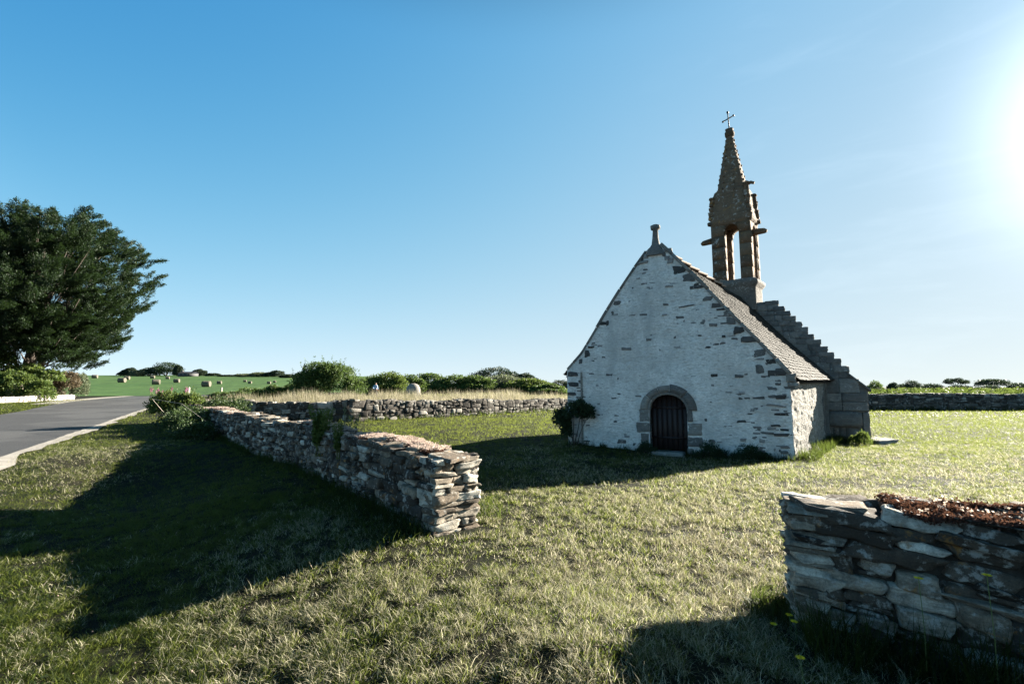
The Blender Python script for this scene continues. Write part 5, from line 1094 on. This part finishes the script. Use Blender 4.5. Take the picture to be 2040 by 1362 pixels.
# longer scattered tufts
r = np.random.default_rng(77); tx, ty = [], []
for k in range(170):
    Y0 = math.sqrt(r.uniform(2.2 ** 2, 9 ** 2)); X0 = r.uniform(-1.15, 1.15) * Y0; m_ = r.integers(10, 34); tx.append(X0 + r.normal(0, .05, m_)); ty.append(Y0 + r.normal(0, .05, m_))
x, y = np.concatenate(tx), np.concatenate(ty); kk = free(x, y); blades(ga, x[kk], y[kk], .11, .0042, .75, 91)
r = np.random.default_rng(13)
for k in range(420):                          # clover and daisies in the sward
    Y0 = math.sqrt(r.uniform(2.2 ** 2, 13 ** 2)); X0 = r.uniform(-1.15, 1.15) * Y0; m_ = r.integers(14, 60); x, y = X0 + r.normal(0, .09, m_), Y0 + r.normal(0, .09, m_); kk = free(x, y); x, y = x[kk], y[kk]
    if len(x): d = unit(len(x)) * [1, 1, .35]; leaves(ga, np.stack([x, y, terrain(x, y) + r.uniform(.01, .035, len(x))], -1), d, r.uniform(.016, .032, len(x)), .8, 1)
x = r.uniform(-1.15, 1.15, 700); y = np.sqrt(r.uniform(2.3 ** 2, 15 ** 2, 700)); x = x * y; kk = free(x, y) & (vnoise(np.stack([x * .6, y * .6, 0 * x], -1)) > .4); x, y = x[kk], y[kk]; P = np.stack([x, y, terrain(x, y) + r.uniform(.03, .06, len(x))], -1)
for _ in range(3): leaves(ga, P, unit(len(x)) * [1, 1, .3], .016, .8, 2)
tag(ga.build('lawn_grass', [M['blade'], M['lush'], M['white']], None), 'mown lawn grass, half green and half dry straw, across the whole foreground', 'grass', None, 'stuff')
# lush fringe at wall feet and chapel feet
ga = Acc()
def fringe(pts, off0, off1, n, L_, Wd, lean, seed, two=True, side=None):
    r = np.random.default_rng(seed); pth = Path(pts); s_ = r.uniform(0, pth.L, n); P, T, N = pth(s_); o = r.uniform(off0, off1, n) * (r.choice([-1, 1], n) if side is None else side); x, y = (P + N * o[:, None]).T; kk = vnoise(np.stack([x * 2.2, y * 2.2, 0 * x + seed], -1)) > .3; blades(ga, x[kk], y[kk], L_, Wd, lean, seed, two)
fringe(WA, .3, .55, 9000, .17, .008, .5, 1); fringe(WA[:2], .28, 1.0, 3200, .17, .006, .6, 2); fringe(WC, .3, .75, 9500, .26, .006, .5, 3)
fringe([c0 - fd * .16 - nd * .35, c0 - fd * .16 + nd * .3], 0, .16, 900, .13, .005, .7, 31)
fringe(WB, .3, .6, 3500, .26, .03, .5, 4, False); fringe(WD, .3, .9, 4000, .36, .04, .5, 5, False)
fringe([tuple(R2 + gn * .12), tuple(L2 + gn * .12)], 0, .22, 3000, .16, .009, .5, 6); fringe([tuple(R2 + sn * .15), tuple(S2 + sn * .15)], 0, .3, 3200, .2, .01, .5, 7)
q0 = at(1640, 880, 13.7)[:2]; fringe([tuple(S2 + sn * .2 - ax * .6), tuple(S2 + sn * 1.2 - gn * -.15)], 0, .2, 700, .17, .01, .5, 8)
tag(ga.build('fringe_grass', M['lush'], None), 'longer green grass along the feet of the walls and the chapel', 'grass', None, 'stuff')
# dry golden grass beyond the back wall
ga = Acc(); r = np.random.default_rng(5); pb_ = Path([(-22, 30)] + WB[1:5] + [(9, 42)]); n = 60000; s_ = r.uniform(0, pb_.L, n); P, T, N = pb_(s_); o = r.uniform(.4, 1, n) ** 1.0 * 1.0; o = .45 + r.beta(1, 1.5, n) * 13
sgn = -1; x, y = (P + N * (sgn * o)[:, None]).T; kk = (y > 20) & (vnoise(np.stack([x * .5, y * .5, 0 * x], -1)) > .28)
blades(ga, x[kk], y[kk], .30 + .55 * vnoise(np.stack([x[kk] * .8, y[kk] * .8, 0 * x[kk]], -1)), .030, .3, 8, False, 0, None, PI)
tag(ga.build('dry_tall_grass', M['tallgrass'], None), 'tall dry golden grass on the bank between the back wall and the scrub', 'grass', None, 'stuff')
# bracken beyond wall D, crops in the near field
ga = Acc(); n = 26000; x = r.uniform(14, 75, n); y = r.uniform(36.5, 60, n); kk = (x / y > .62) & (y > 36.4); x, y = x[kk], y[kk]
hh = .55 + .75 * vnoise(np.stack([x * .45, y * .45, 0 * x], -1)); z = terrain(x, y) + hh * r.uniform(.25, 1, len(x)) ** .5 + .45 + .35 * smooth(24, 17, x / y * 30)
leaves(ga, np.stack([x, y, z], -1), unit(len(x)) * [1, 1, .5] + [0, 0, .25], .30, .5)
tag(ga.build('bracken', M['bracken'], None), 'sunlit light green bracken beyond the dark far right wall', 'bracken', None, 'stuff')
